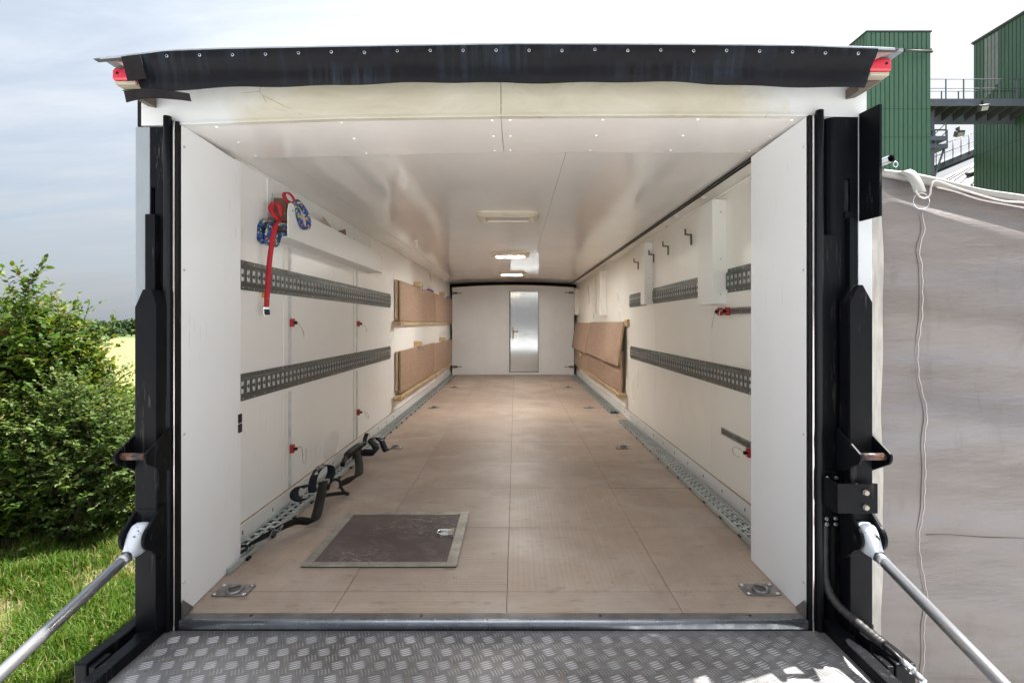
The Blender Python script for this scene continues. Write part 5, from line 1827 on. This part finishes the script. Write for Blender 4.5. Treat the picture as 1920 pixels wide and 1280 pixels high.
# strap loop with steel ring and white cord
lpr = Ribbon([(1.770, TY - .025, 2.790), (1.788, TY - .040, 2.770), (1.808, TY - .050, 2.725), (1.822, TY - .050, 2.685)], [(1, 0, .25), (1, 0, .2), (1, 0, .1), (1, 0, .05)], .055, .004)
lpr.mesh(MB()).build('strap_loop', M_tape, tr)
MB().tube([(1.822 + .036 * math.cos(a * math.pi / 14), TY - .058, 2.645 + .036 * math.sin(a * math.pi / 14)) for a in range(29)], .0017, 6).build('steel_ring', M_steel, tr)
cp = smooth_path([(1.792, TY - .062, 2.690), (1.808, TY - .066, 2.664), (1.832, TY - .066, 2.656), (1.856, TY - .062, 2.672), (1.866, TY - .056, 2.705), (1.884, TY - .050, 2.735), (1.92, TY - .048, 2.732), (1.99, TY - .046, 2.708), (2.08, TY - .045, 2.680), (2.20, TY - .046, 2.648), (2.30, TY - .046, 2.640), (2.42, TY - .046, 2.610), (2.8, TY - .046, 2.54), (3.6, TY - .046, 2.39)], 6)
MB().tube(cp, .0042, 6).build('cord', M_cord, tr)
cp2 = smooth_path([(1.900, TY - .044, 2.712), (1.99, TY - .044, 2.690), (2.10, TY - .044, 2.655), (2.22, TY - .045, 2.632), (2.33, TY - .044, 2.612), (2.6, TY - .044, 2.555), (3.6, TY - .044, 2.375)], 6)
MB().tube(cp2, .0042, 6).build('cord', M_cord, tr)
# bright tube end of the roll bar
mb = MB()
pa, pb = Vector((1.694, TY + .30, 2.842)), Vector((1.690, TY - .055, 2.838))
mb.tube([pa, pb], .017, 14, 0, False)
mb.tube([pb, pa], .012, 14, 1, False)
mb.build('roll_tube', [M_galv, M_void], tr)
MB().tube([(1.712 + .010 * math.cos(a * math.pi / 8), TY - .05, 2.812 + .012 * math.sin(a * math.pi / 8)) for a in range(17)], .0025, 6).build('eye_ring', M_galv, tr)
MB().box(TX0 + .02, TX1 - .02, TY + .03, TY + 8.4, .30, .415).build('chassis', M_void, tr)
for yy in (4.6, 8.2):
    for xx in (TX0 + .10, TX1 - .34):
        wv = MB()
        wv.tube([(xx, yy, .32), (xx + .02, yy, .32), (xx + .22, yy, .32), (xx + .24, yy, .32)], [.26, .32, .32, .26], 28)
        w_ = wv.build('wheel', M_rubber_dk, tr)
        MB().tube([(xx - .004, yy, .32), (xx + .244, yy, .32)], .17, 20).build('rim', M_galv, w_)

# ================================================================== GRAIN STORE IN THE DISTANCE
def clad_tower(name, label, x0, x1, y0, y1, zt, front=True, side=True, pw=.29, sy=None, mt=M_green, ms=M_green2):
    t = thing(name, label, 'silo tower', ((x0 + x1) / 2, y0, 0), 'green clad silo towers')
    MB().box(x0 + .05, x1 - .05, y0 + .05, y1, -.5, zt - .05).build('core', M_green_dk, t)
    if front:
        n = int(round((x1 - x0) / pw))
        w = (x1 - x0) / n
        p0 = None
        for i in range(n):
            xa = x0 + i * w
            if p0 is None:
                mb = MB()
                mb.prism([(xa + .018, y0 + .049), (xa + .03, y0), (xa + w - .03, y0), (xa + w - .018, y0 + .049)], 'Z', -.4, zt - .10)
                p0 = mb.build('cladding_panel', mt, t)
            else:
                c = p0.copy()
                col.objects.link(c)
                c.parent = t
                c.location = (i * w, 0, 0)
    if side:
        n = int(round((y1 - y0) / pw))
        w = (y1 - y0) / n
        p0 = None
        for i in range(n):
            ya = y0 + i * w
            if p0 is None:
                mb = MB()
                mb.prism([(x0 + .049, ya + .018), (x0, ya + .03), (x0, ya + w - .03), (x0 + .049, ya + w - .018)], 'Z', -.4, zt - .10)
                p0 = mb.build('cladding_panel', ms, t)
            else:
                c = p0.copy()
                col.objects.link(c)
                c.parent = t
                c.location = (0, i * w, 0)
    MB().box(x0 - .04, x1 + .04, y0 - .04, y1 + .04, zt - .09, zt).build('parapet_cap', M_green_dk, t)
    return t


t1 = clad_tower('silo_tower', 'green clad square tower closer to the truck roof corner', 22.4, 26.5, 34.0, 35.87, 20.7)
for zz_ in (15.7, 13.9, 8.2):
    MB().box(22.4, 26.5, 33.994, 34.02, zz_, zz_ + .035).build('cladding_joint', M_green_dk, t1)
MB().tube([(24.6, 33.7, 19.27), (26.35, 33.7, 19.22)], .085, 8).build('lamp_bar', M_walk_dk, t1)
for xx in (24.65, 26.3):
    MB().box(xx - .03, xx + .03, 33.7, 34.0, 19.30, 19.42).build('lamp_bar_arm', M_walk_dk, t1)
t2 = clad_tower('silo_tower', 'green clad building with a grey skylight strip, partly behind the walkway', 36.0, 44.0, 24.0, 41.9, 24.0, front=True, side=True, pw=.30, mt=M_green2, ms=M_green2)
for i, (y0, zlo) in enumerate(((39.7, 19.9), (40.0, 19.6), (40.3, 19.4), (40.6, 19.3))):
    MB().box(35.965, 35.998, y0 + .03, y0 + .27, zlo, 23.8).build('skylight_sheet', M_lite, t2)
for zz_ in (15.1, 8.4):
    MB().box(35.992, 36.02, 24.0, 41.9, zz_, zz_ + .035).build('cladding_joint', M_green_dk, t2)
MB().box(35.9, 35.99, 24.0, 42.0, 24.0, 24.12).build('roof_gutter', M_walk_dk, t2)

wk = thing('walkway', 'grey steel walkway bridge with railings between the two green towers', 'walkway', (32, 37.5, 16.4))
MB().box(27.0, 36.0, 36.5, 36.62, 16.95, 17.42).build('edge_beam', M_walk, wk)
MB().box(27.0, 36.0, 38.40, 38.52, 16.40, 17.42).build('edge_beam', M_walk, wk)
MB().box(27.0, 36.0, 36.63, 38.39, 17.30, 17.40).build('deck', M_walk_dk, wk)
for i in range(11):
    xx = 27.4 + i * .82
    MB().add([(xx, 36.63, 16.97), (xx + .07, 36.63, 16.97), (xx + .07, 38.39, 16.6), (xx, 38.39, 16.6), (xx, 36.63, 17.29), (xx + .07, 36.63, 17.29), (xx + .07, 38.39, 17.29), (xx, 38.39, 17.29)],
             [(0, 3, 2, 1), (4, 5, 6, 7), (0, 1, 5, 4), (1, 2, 6, 5), (2, 3, 7, 6), (3, 0, 4, 7)]).build('cross_beam', M_walk_dk, wk)
for i in range(8):
    xx = 28.3 + i * 1.22
    for yy in (36.56, 38.46):
        if xx < 36:
            MB().box(xx - .03, xx + .03, yy - .03, yy + .03, 17.42, 18.78).build('railing_post', M_walk, wk)
for yy in (36.56, 38.46):
    for zz_ in (18.78, 18.15):
        MB().tube([(27.0, yy, zz_), (36.0, yy, zz_)], .026, 6).build('handrail', M_walk, wk)
for xx, yy, zz_ in ((31.9, 36.35, 16.75), (32.3, 38.8, 15.85)):
    fl = MB().obox((xx, yy, zz_), (.30, .16, .20), ((1, 0, .15), (0, 1, .5), (-.15, -.5, 1))).build('floodlight', M_walk_dk, wk, .02)
    MB().obox((xx, yy - .13, zz_ - .10), (.22, .02, .14), ((1, 0, .15), (0, 1, .5), (-.15, -.5, 1))).build('floodlight_glass', M_glassy, fl)
    MB().box(xx - .03, xx + .03, yy - .02, yy + .3, zz_ + .1, zz_ + .5).build('floodlight_arm', M_walk_dk, wk)

sp_t = thing('stair_landing', 'small grey steel landings with railings on a post behind the green tower', 'landing', (30, 37.6, 0))
MB().box(29.05, 29.33, 37.3, 37.6, -.5, 17.6).build('post', M_walk, sp_t)
for zz_, xa, xb, yy in ((14.75, 28.2, 29.95, 37.0), (14.25, 28.2, 30.15, 37.15)):
    MB().box(xa, xb, yy, yy + 1.4, zz_, zz_ + .30).build('landing_deck', M_walk, sp_t)
    for xx in (xb - .04, xb - .9):
        MB().box(xx - .03, xx + .03, yy, yy + .06, zz_ + .30, zz_ + 1.25).build('railing_post', M_walk, sp_t)
    for q in (.75, 1.25):
        MB().tube([(xa, yy + .03, zz_ + q), (xb, yy + .03, zz_ + q)], .03, 6).build('handrail', M_walk, sp_t)
    MB().tube([(xb - .9, yy + .03, zz_ + .35), (xb - .05, yy + .03, zz_ + 1.2)], .03, 6).build('brace', M_walk, sp_t)
MB().tube([(29.2, 37.3, 11.9), (30.0, 37.3, 14.3)], .07, 6).build('strut', M_walk, sp_t)

cg = thing('conveyor_gantry', 'sloping grey conveyor gantry with railing rising towards the green building', 'conveyor', (33, 41, 0))
pa, pb = Vector((31.6, 41.0, 13.8)), Vector((40.0, 45.0, 17.1))
dv = (pb - pa)
dn = dv.normalized()
sd_ = dn.cross(Vector((0, 0, 1))).normalized()
un = sd_.cross(dn).normalized()
MB().obox((pa + pb) / 2, (dv.length / 2, .55, .22), (dn, sd_, un)).build('trough', M_walk, cg)
MB().obox((pa + pb) / 2 - un * .36, (dv.length / 2, .42, .07), (dn, sd_, un)).build('underside', M_walk_dk, cg)
for i in range(8):
    q = pa.lerp(pb, (i + .2) / 8) + sd_ * .55
    MB().tube([q, q + Vector((0, 0, 1.6))], .035, 6).build('railing_post', M_walk, cg)
for hh in (.9, 1.6):
    MB().tube([pa + sd_ * .55 + Vector((0, 0, hh)), pb + sd_ * .55 + Vector((0, 0, hh))], .03, 6).build('handrail', M_walk, cg)
MB().box(31.7, 32.0, 41.0, 41.3, -1, 13.5).build('leg', M_walk, cg)

cs = thing('cone_silo', 'pale metal silo with ribbed cone roof under the conveyor', 'silo', (44.5, 50, 0))
ap, zb_, rr_ = Vector((44.3, 50.0, 17.6)), 12.2, 10.6
mb = MB()
n = 48
mb.v += [tuple(ap)] + [(ap.x + rr_ * math.cos(2 * math.pi * k / n), ap.y + rr_ * math.sin(2 * math.pi * k / n), zb_) for k in range(n)]
for k in range(n):
    mb.f.append((0, 1 + k, 1 + (k + 1) % n))
    mb.m.append(0)
    mb.s.append(True)
mb.build('cone_roof', M_silo, cs)
MB().tube([(ap.x, ap.y, -1), (ap.x, ap.y, zb_ - .02)], rr_ - .3, 48).build('drum', M_silo, cs)
p0 = None
for k in range(26):
    a = 2 * math.pi * (k + 10) / 44
    d = Vector((math.cos(a), math.sin(a), 0))
    q = Vector((ap.x, ap.y, zb_)) + d * rr_
    MB().tube([ap.lerp(q, .03) + Vector((0, 0, .06)), q + Vector((0, 0, .06))], .085, 5).build('roof_rib', M_silo_dk, cs)
MB().obox(ap.lerp(Vector((ap.x - rr_ * .8, ap.y - rr_ * .6, zb_)), .45) + Vector((0, 0, .2)), (.5, .3, .12), ((1, 0, .3), (0, 1, .3), (-.3, -.3, 1))).build('roof_hatch', M_walk_dk, cs)

lt_ = thing('round_tank', 'round lime green tank standing next to the green building', 'tank', (34.9, 33.0, 0))
MB().tube([(36.6, 36.2, -.5), (36.6, 36.2, 15.2), (36.6, 36.2, 15.8)], [1.35, 1.35, .9], 28).build('shell', M_lime, lt_)
MB().tube([(36.6 + 1.42 * math.cos(a * math.pi / 16), 36.2 + 1.42 * math.sin(a * math.pi / 16), 14.1) for a in range(33)], .09, 6).build('hoop', M_walk_dk, lt_)

# ================================================================== VEGETATION
def mesh_np(name, verts, faces_n, idx, mat, parent=None, tint=None, loc=None):
    """mesh from numpy arrays; all faces have faces_n corners"""
    me = bpy.data.meshes.new(name)
    nv, nf = len(verts), len(idx) // faces_n
    me.vertices.add(nv)
    me.vertices.foreach_set('co', np.asarray(verts, dtype=np.float32).ravel())
    me.loops.add(len(idx))
    me.loops.foreach_set('vertex_index', np.asarray(idx, dtype=np.int32))
    me.polygons.add(nf)
    me.polygons.foreach_set('loop_start', np.arange(0, len(idx), faces_n, dtype=np.int32))
    me.update(calc_edges=True)
    me.materials.append(mat)
    if tint is not None:
        at = me.attributes.new('tint', 'FLOAT', 'FACE')
        at.data.foreach_set('value', np.asarray(tint, dtype=np.float32))
    ob = bpy.data.objects.new(name, me)
    col.objects.link(ob)
    if parent is not None:
        ob.parent = parent
        CH.setdefault(parent.name, []).append(ob)
    if loc is not None:
        ob.location = loc
    return ob


def leaves(P, D, N, L, W):
    """folded leaves: base P, direction D, upper normal N, length L, width W -> verts, tri index"""
    D = D / np.linalg.norm(D, axis=1, keepdims=True)
    S = np.cross(D, N)
    S /= np.linalg.norm(S, axis=1, keepdims=True) + 1e-9
    N2 = np.cross(S, D)
    L, W = L[:, None], W[:, None]
    tip = P + D * L - N2 * L * .12
    pts = [P]
    for f, wd in ((.30, .44), (.66, .40)):
        m_ = P + D * L * f - N2 * L * .10 * f * f
        pts += [m_ + S * W * wd + N2 * W * .12, m_ - S * W * wd + N2 * W * .12]
    pts.append(tip)                                  # base, l1, r1, l2, r2, tip
    n = len(P)
    V = np.stack(pts, 1).reshape(-1, 3)
    b = np.arange(n)[:, None] * 6
    I = np.concatenate([b, b + 2, b + 1, b + 1, b + 2, b + 4, b + 1, b + 4, b + 3, b + 3, b + 4, b + 5], 1).ravel()
    return V, I


def shrub(name, label, c, blobs, n_twig, leaf, mat, per=13, twig_len=.30, tall=(), tbias=0.0, stems=7):
    """c = base; blobs = [(dx, dy, z, rx, ry, rz)] crown volumes; leafy twigs spread through them"""
    root = thing(name, label, 'shrub', c, 'shrubs along the field edge')
    P, D, T = [], [], []
    twig_lines = []
    wts = np.array([b[3] * b[4] * b[5] for b in blobs])
    wts = wts / wts.sum()
    for k in range(int(n_twig * 2.7)):
        b = blobs[rng.choice(len(blobs), p=wts)]
        v = rng.normal(size=3)
        v /= np.linalg.norm(v)
        r = rng.random() ** (1 / 2.1)
        p = np.array([b[0], b[1], b[2]]) + v * r * np.array(b[3:6])
        if p[2] < .05:
            p[2] = .05 + rng.random() * .2
        d = v * np.array([1, 1, .6]) + np.array([0, 0, .75]) + rng.normal(size=3) * .45
        d /= np.linalg.norm(d)
        ln = twig_len * (.6 + .8 * rng.random())
        twig_lines.append((p, d, ln, rng.random()))
    for (q, dd, ln) in tall:                         # upright leading shoots
        d = np.array(dd, float)
        twig_lines.append((np.array(q, float), d / np.linalg.norm(d), ln, .55 + .4 * rng.random()))
    wood = MB()
    for (p, d, ln, tt) in twig_lines:
        n = max(5, int(per * ln / twig_len))
        bend = rng.normal(size=3) * .25 + np.array([0, 0, -.15])
        side = np.cross(d, np.array([0, 0, 1.0]) + rng.normal(size=3) * .2)
        side /= np.linalg.norm(side) + 1e-9
        for i in range(n):
            t = (i + .5) / n
            q = p + d * ln * t + bend * ln * t * t * .5
            dd = d * .55 + side * (1 if i % 2 else -1) * .9 + rng.normal(size=3) * .28
            P.append(q)
            D.append(dd)
            T.append(np.clip(.16 + .40 * tt + .26 * t + rng.normal() * .13 + tbias, 0, .93) if rng.random() > .022 else 1.0)
        if rng.random() < .35 or ln > twig_len * 1.45:
            e = p + d * ln + bend * ln * .5
            wood.tube([Vector(p) + Vector(c), Vector(p + d * ln * .5 + bend * ln * .12) + Vector(c), Vector(e) + Vector(c)], [.0035, .0028, .0012], 4, 0, False)
    P, D = np.array(P), np.array(D)
    n = len(P)
    N = np.array([0, 0, 1.0])[None, :] + rng.normal(size=(n, 3)) * .45
    L = leaf * (.45 + .95 * rng.random(n) ** .8)
    V, I = leaves(P, D, N, L, L * (.52 + .12 * rng.random(n)))
    ob = mesh_np('foliage', V, 3, I, mat, root, np.repeat(np.array(T), 4))
    ob['kind'] = 'stuff'
    for k in range(stems):
        b = blobs[k % len(blobs)]
        a = rng.normal(size=2) * .10
        top = np.array([b[0] + rng.normal() * b[3] * .4, b[1] + rng.normal() * b[4] * .3, b[2] + b[5] * .5])
        mid_ = np.array([a[0] + (top[0] - a[0]) * .4, a[1] + (top[1] - a[1]) * .4, top[2] * .5])
        wood.tube(smooth_path([(c[0] + a[0], c[1] + a[1], c[2] - .05), tuple(mid_ + np.array(c)), tuple(top + np.array(c))], 4), [.024 - .002 * i for i in range(9)], 6)
    wood.build('branches', M_bark, root)
    return root


shrub('hornbeam_shrub', 'tall dark green shrub with a branch reaching into the sky', (-5.15, 5.5, 0),
      [(0, 0, 1.0, .75, .55, .85), (.05, -.05, 1.75, .55, .45, .55), (-.35, 0, 1.6, .6, .5, .7), (.40, -.1, .75, .40, .40, .65)], 620, .060, M_leaf,
      tall=[((.20 + .012 * i + .02 * (i % 3), -.35 + .02 * (i % 2), 1.75 + .042 * i), (.28 * (1 if i % 2 else -1) + .2, -.1, .8), .30) for i in range(18)] + [((.36 + .01 * i, -.35, 2.46 - .07 * i), (.8, -.05, .35 - .12 * i), .34) for i in range(5)] + [((.30, -.35, 2.46), (.25, 0, 1), .26)], tbias=-.05)
shrub('hornbeam_shrub', 'bushy green shrub with pale young shoots on top, centre of the row', (-4.78, 5.75, 0),
      [(-.05, 0, .85, .50, .5, .70), (-.06, 0, 1.66, .27, .34, .52), (.06, 0, 1.22, .28, .35, .42), (-.28, -.1, 1.45, .36, .4, .55)], 640, .058, M_leaf,
      tall=[((-.30 + .046 * i, -.15, 2.0 + .08 * math.sin(i * 2.3)), (rng.normal() * .15, 0, 1), .32 + .10 * rng.random()) for i in range(11)], tbias=.10)
shrub('hornbeam_shrub', 'lower yellowish green shrub beside the truck column', (-4.22, 6.0, 0),
      [(0, 0, .60, .60, .5, .66), (.30, .1, .68, .50, .4, .50), (-.1, 0, .80, .35, .35, .28)], 430, .056, M_leaf_y,
      tall=[((-.2 + .10 * i, -.1, 1.02), (rng.normal() * .2, 0, 1), .22) for i in range(7)], tbias=.10)
shrub('grey_willow', 'grey green small leaved shrub in front of the taller shrubs', (-4.25, 5.15, 0),
      [(0, 0, .55, .55, .35, .55), (-.2, 0, .95, .50, .32, .50), (.20, 0, .80, .42, .32, .45), (-.05, .05, 1.25, .32, .28, .28)], 640, .042, M_leaf_g, per=15, twig_len=.26, tbias=.06)
shrub('hornbeam_shrub', 'dark shrub low at the foot of the tall one', (-5.0, 4.95, 0),
      [(0, 0, .42, .60, .32, .45), (-.5, .1, .75, .5, .4, .55), (.30, .05, .70, .3, .28, .42)], 330, .055, M_leaf, tbias=-.10)
shrub('hornbeam_shrub', 'wide shrub at the outer end of the row', (-6.4, 5.4, 0),
      [(0, 0, 1.0, .8, .6, .95), (.1, 0, 1.8, .6, .5, .6)], 360, .060, M_leaf)
shrub('hornbeam_shrub', 'shrub continuing the row behind the truck column', (-3.35, 6.5, 0),
      [(0, 0, .6, .55, .5, .6), (.2, .1, .85, .45, .4, .4)], 300, .056, M_leaf_y, tbias=.05)

# grass: one mass of blades, thinner on the bare patches
def grass(n, x0, x1, y0, y1, hmin, hmax, seed):
    g = np.random.default_rng(seed)
    x = g.uniform(x0, x1, n)
    y = g.uniform(y0, y1, n)
    pat = np.sin(x * 3.1 + 1.3 * np.sin(y * 2.3)) + np.sin(y * 4.3 + 1.7 * np.sin(x * 1.9)) + .6 * np.sin(x * 9.1 + y * 7.7)
    bare = 1 / (1 + np.exp((pat - .55) * 4))
    keep = g.random(n) < .12 + .88 * bare
    x, y, pat, bare = x[keep], y[keep], pat[keep], bare[keep]
    n = len(x)
    tuft = .5 + .5 * np.sin(x * 7.3 + 2 * np.sin(y * 5.1)) * np.sin(y * 6.1)
    h = (hmin + (hmax - hmin) * g.random(n) ** 1.3) * (.55 + .75 * tuft) * (.5 + .5 * bare)
    w = .0028 + .0026 * g.random(n)
    a = g.uniform(0, 2 * np.pi, n)
    lean = g.uniform(.1, .75, n)
    dirx, diry = np.cos(a), np.sin(a)
    b = a + np.pi / 2 + g.normal(0, .4, n)
    wx, wy = np.cos(b) * w, np.sin(b) * w
    z0 = np.full(n, -.005)
    p0 = np.stack([x - wx, y - wy, z0], 1)
    p1 = np.stack([x + wx, y + wy, z0], 1)
    mx, my, mz = x + dirx * h * lean * .35, y + diry * h * lean * .35, h * .6
    p2 = np.stack([mx - wx * .8, my - wy * .8, mz], 1)
    p3 = np.stack([mx + wx * .8, my + wy * .8, mz], 1)
    p4 = np.stack([x + dirx * h * lean, y + diry * h * lean, h * (1.05 - .45 * lean)], 1)
    V = np.stack([p0, p1, p2, p3, p4], 1).reshape(-1, 3)
    k = np.arange(n)[:, None] * 5
    I = np.concatenate([k, k + 1, k + 3, k, k + 3, k + 2, k + 2, k + 3, k + 4], 1).ravel()
    t = np.clip(.42 + .22 * (tuft - .5) + g.normal(0, .17, n), 0, .9)
    t = np.where(g.random(n) < .08 + .5 * (1 - bare), 1.0, t)
    ob = mesh_np('grass', V, 3, I, M_grassm, None, np.repeat(t, 3))
    tag(ob, 'tufted green grass between the truck and the shrubs', 'grass', None, 'stuff')
    return ob


grass(150000, -5.6, -1.25, 2.2, 5.6, .05, .17, 3)

# far trees
def far_tree_mesh(seed, wid, hei):
    g = np.random.default_rng(seed)
    n = 1500
    blobs = [(0, 0, .58, .40, .36)] + [(g.normal() * .24, g.normal() * .2, .40 + .42 * g.random(), .18 + .12 * g.random(), .14 + .10 * g.random()) for _ in range(9)]
    bi = g.integers(0, len(blobs), n)
    B = np.array(blobs)[bi]
    v = g.normal(size=(n, 3))
    v /= np.linalg.norm(v, axis=1, keepdims=True)
    r = g.random(n) ** .4
    P = np.stack([(B[:, 0] + v[:, 0] * r * B[:, 3]) * wid, (B[:, 1] + v[:, 1] * r * B[:, 3]) * wid, np.maximum(.06, B[:, 2] + v[:, 2] * r * B[:, 4]) * hei], 1)
    V, I = leaves(P, v + g.normal(size=(n, 3)) * .6, g.normal(size=(n, 3)) * .6 + np.array([0, 0, 1.0]), .7 + .7 * g.random(n), .6 + .5 * g.random(n))
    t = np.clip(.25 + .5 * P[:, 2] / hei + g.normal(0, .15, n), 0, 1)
    return V, I, np.repeat(t, 4)


G_ft = 'trees on the far side of the field'
protos = []
labels_ft = ['broad dark tree in the far treeline beyond the field', 'rounded tree in the far treeline beyond the field', 'tall uneven tree in the far treeline beyond the field']
ft = []
for k, (w_, h_) in enumerate(((8.5, 8.0), (7.0, 7.0), (8.0, 9.2))):
    t = thing('field_tree', labels_ft[k], 'tree', (0, 0, 0), G_ft)
    V, I, T = far_tree_mesh(40 + k, w_, h_)
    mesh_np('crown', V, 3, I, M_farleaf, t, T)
    MB().tube([(0, 0, -.5), (0, 0, h_ * .5)], [.35, .2], 7).build('trunk', M_bark, t)
    ft.append(t)
x = -150
k = 0
ordn = 'first second third fourth fifth sixth seventh eighth ninth tenth eleventh twelfth thirteenth fourteenth fifteenth sixteenth seventeenth eighteenth nineteenth twentieth'.split()
while k < 19:
    yy = 246 + rng.random() * 26
    s = .66 + .36 * rng.random()
    j = k % 3
    o = ft[j] if k < 3 else copy_tree(ft[j])
    o['label'] = ordn[k] + ' tree outwards from the truck column in the far treeline, ' + ('broad and dark', 'rounded', 'tall and uneven')[j]
    o.location = (x, yy, terrain(yy) - .3)
    o.rotation_euler = (0, 0, rng.random() * 6.28)
    o.scale = (s, s, s * (.9 + .3 * rng.random()))
    x -= 4.6 + 2.4 * rng.random()
    k += 1
for (xx, yy, s, lb) in ((-129, 172, .52, 'single rounded tree standing out at the edge of the yellow field'), (-133.5, 170, .22, 'small bush at the edge of the yellow field')):
    o = copy_tree(ft[1], (xx, yy, terrain(yy) - .2), None, lb)
    o.scale = (s, s, s)
    o['group'] = 'lone trees at the field edge'
# wooded mass further back
g = np.random.default_rng(77)
n = 9000
xw_ = g.uniform(-520, 60, n)
yw_ = g.uniform(285, 330, n)
hh_ = (4.5 + 3.5 * np.sin(xw_ * .06) * np.sin(xw_ * .021 + 1) + 2.5 * np.sin(xw_ * .31))
zw_ = np.array([terrain(a) for a in yw_]) + g.random(n) ** .7 * np.maximum(3.5, hh_)
V, I = leaves(np.stack([xw_, yw_, zw_], 1), g.normal(size=(n, 3)), g.normal(size=(n, 3)) + np.array([0, 0, 1.0]), 2.2 + 1.6 * g.random(n), 2.0 + 1.2 * g.random(n))
tag(mesh_np('far_woodland', V, 3, I, M_farleaf, None, np.repeat(np.clip(g.normal(.45, .18, n), 0, 1), 4)), 'hazy dark woodland along the horizon beyond the field', 'woodland', None, 'stuff')
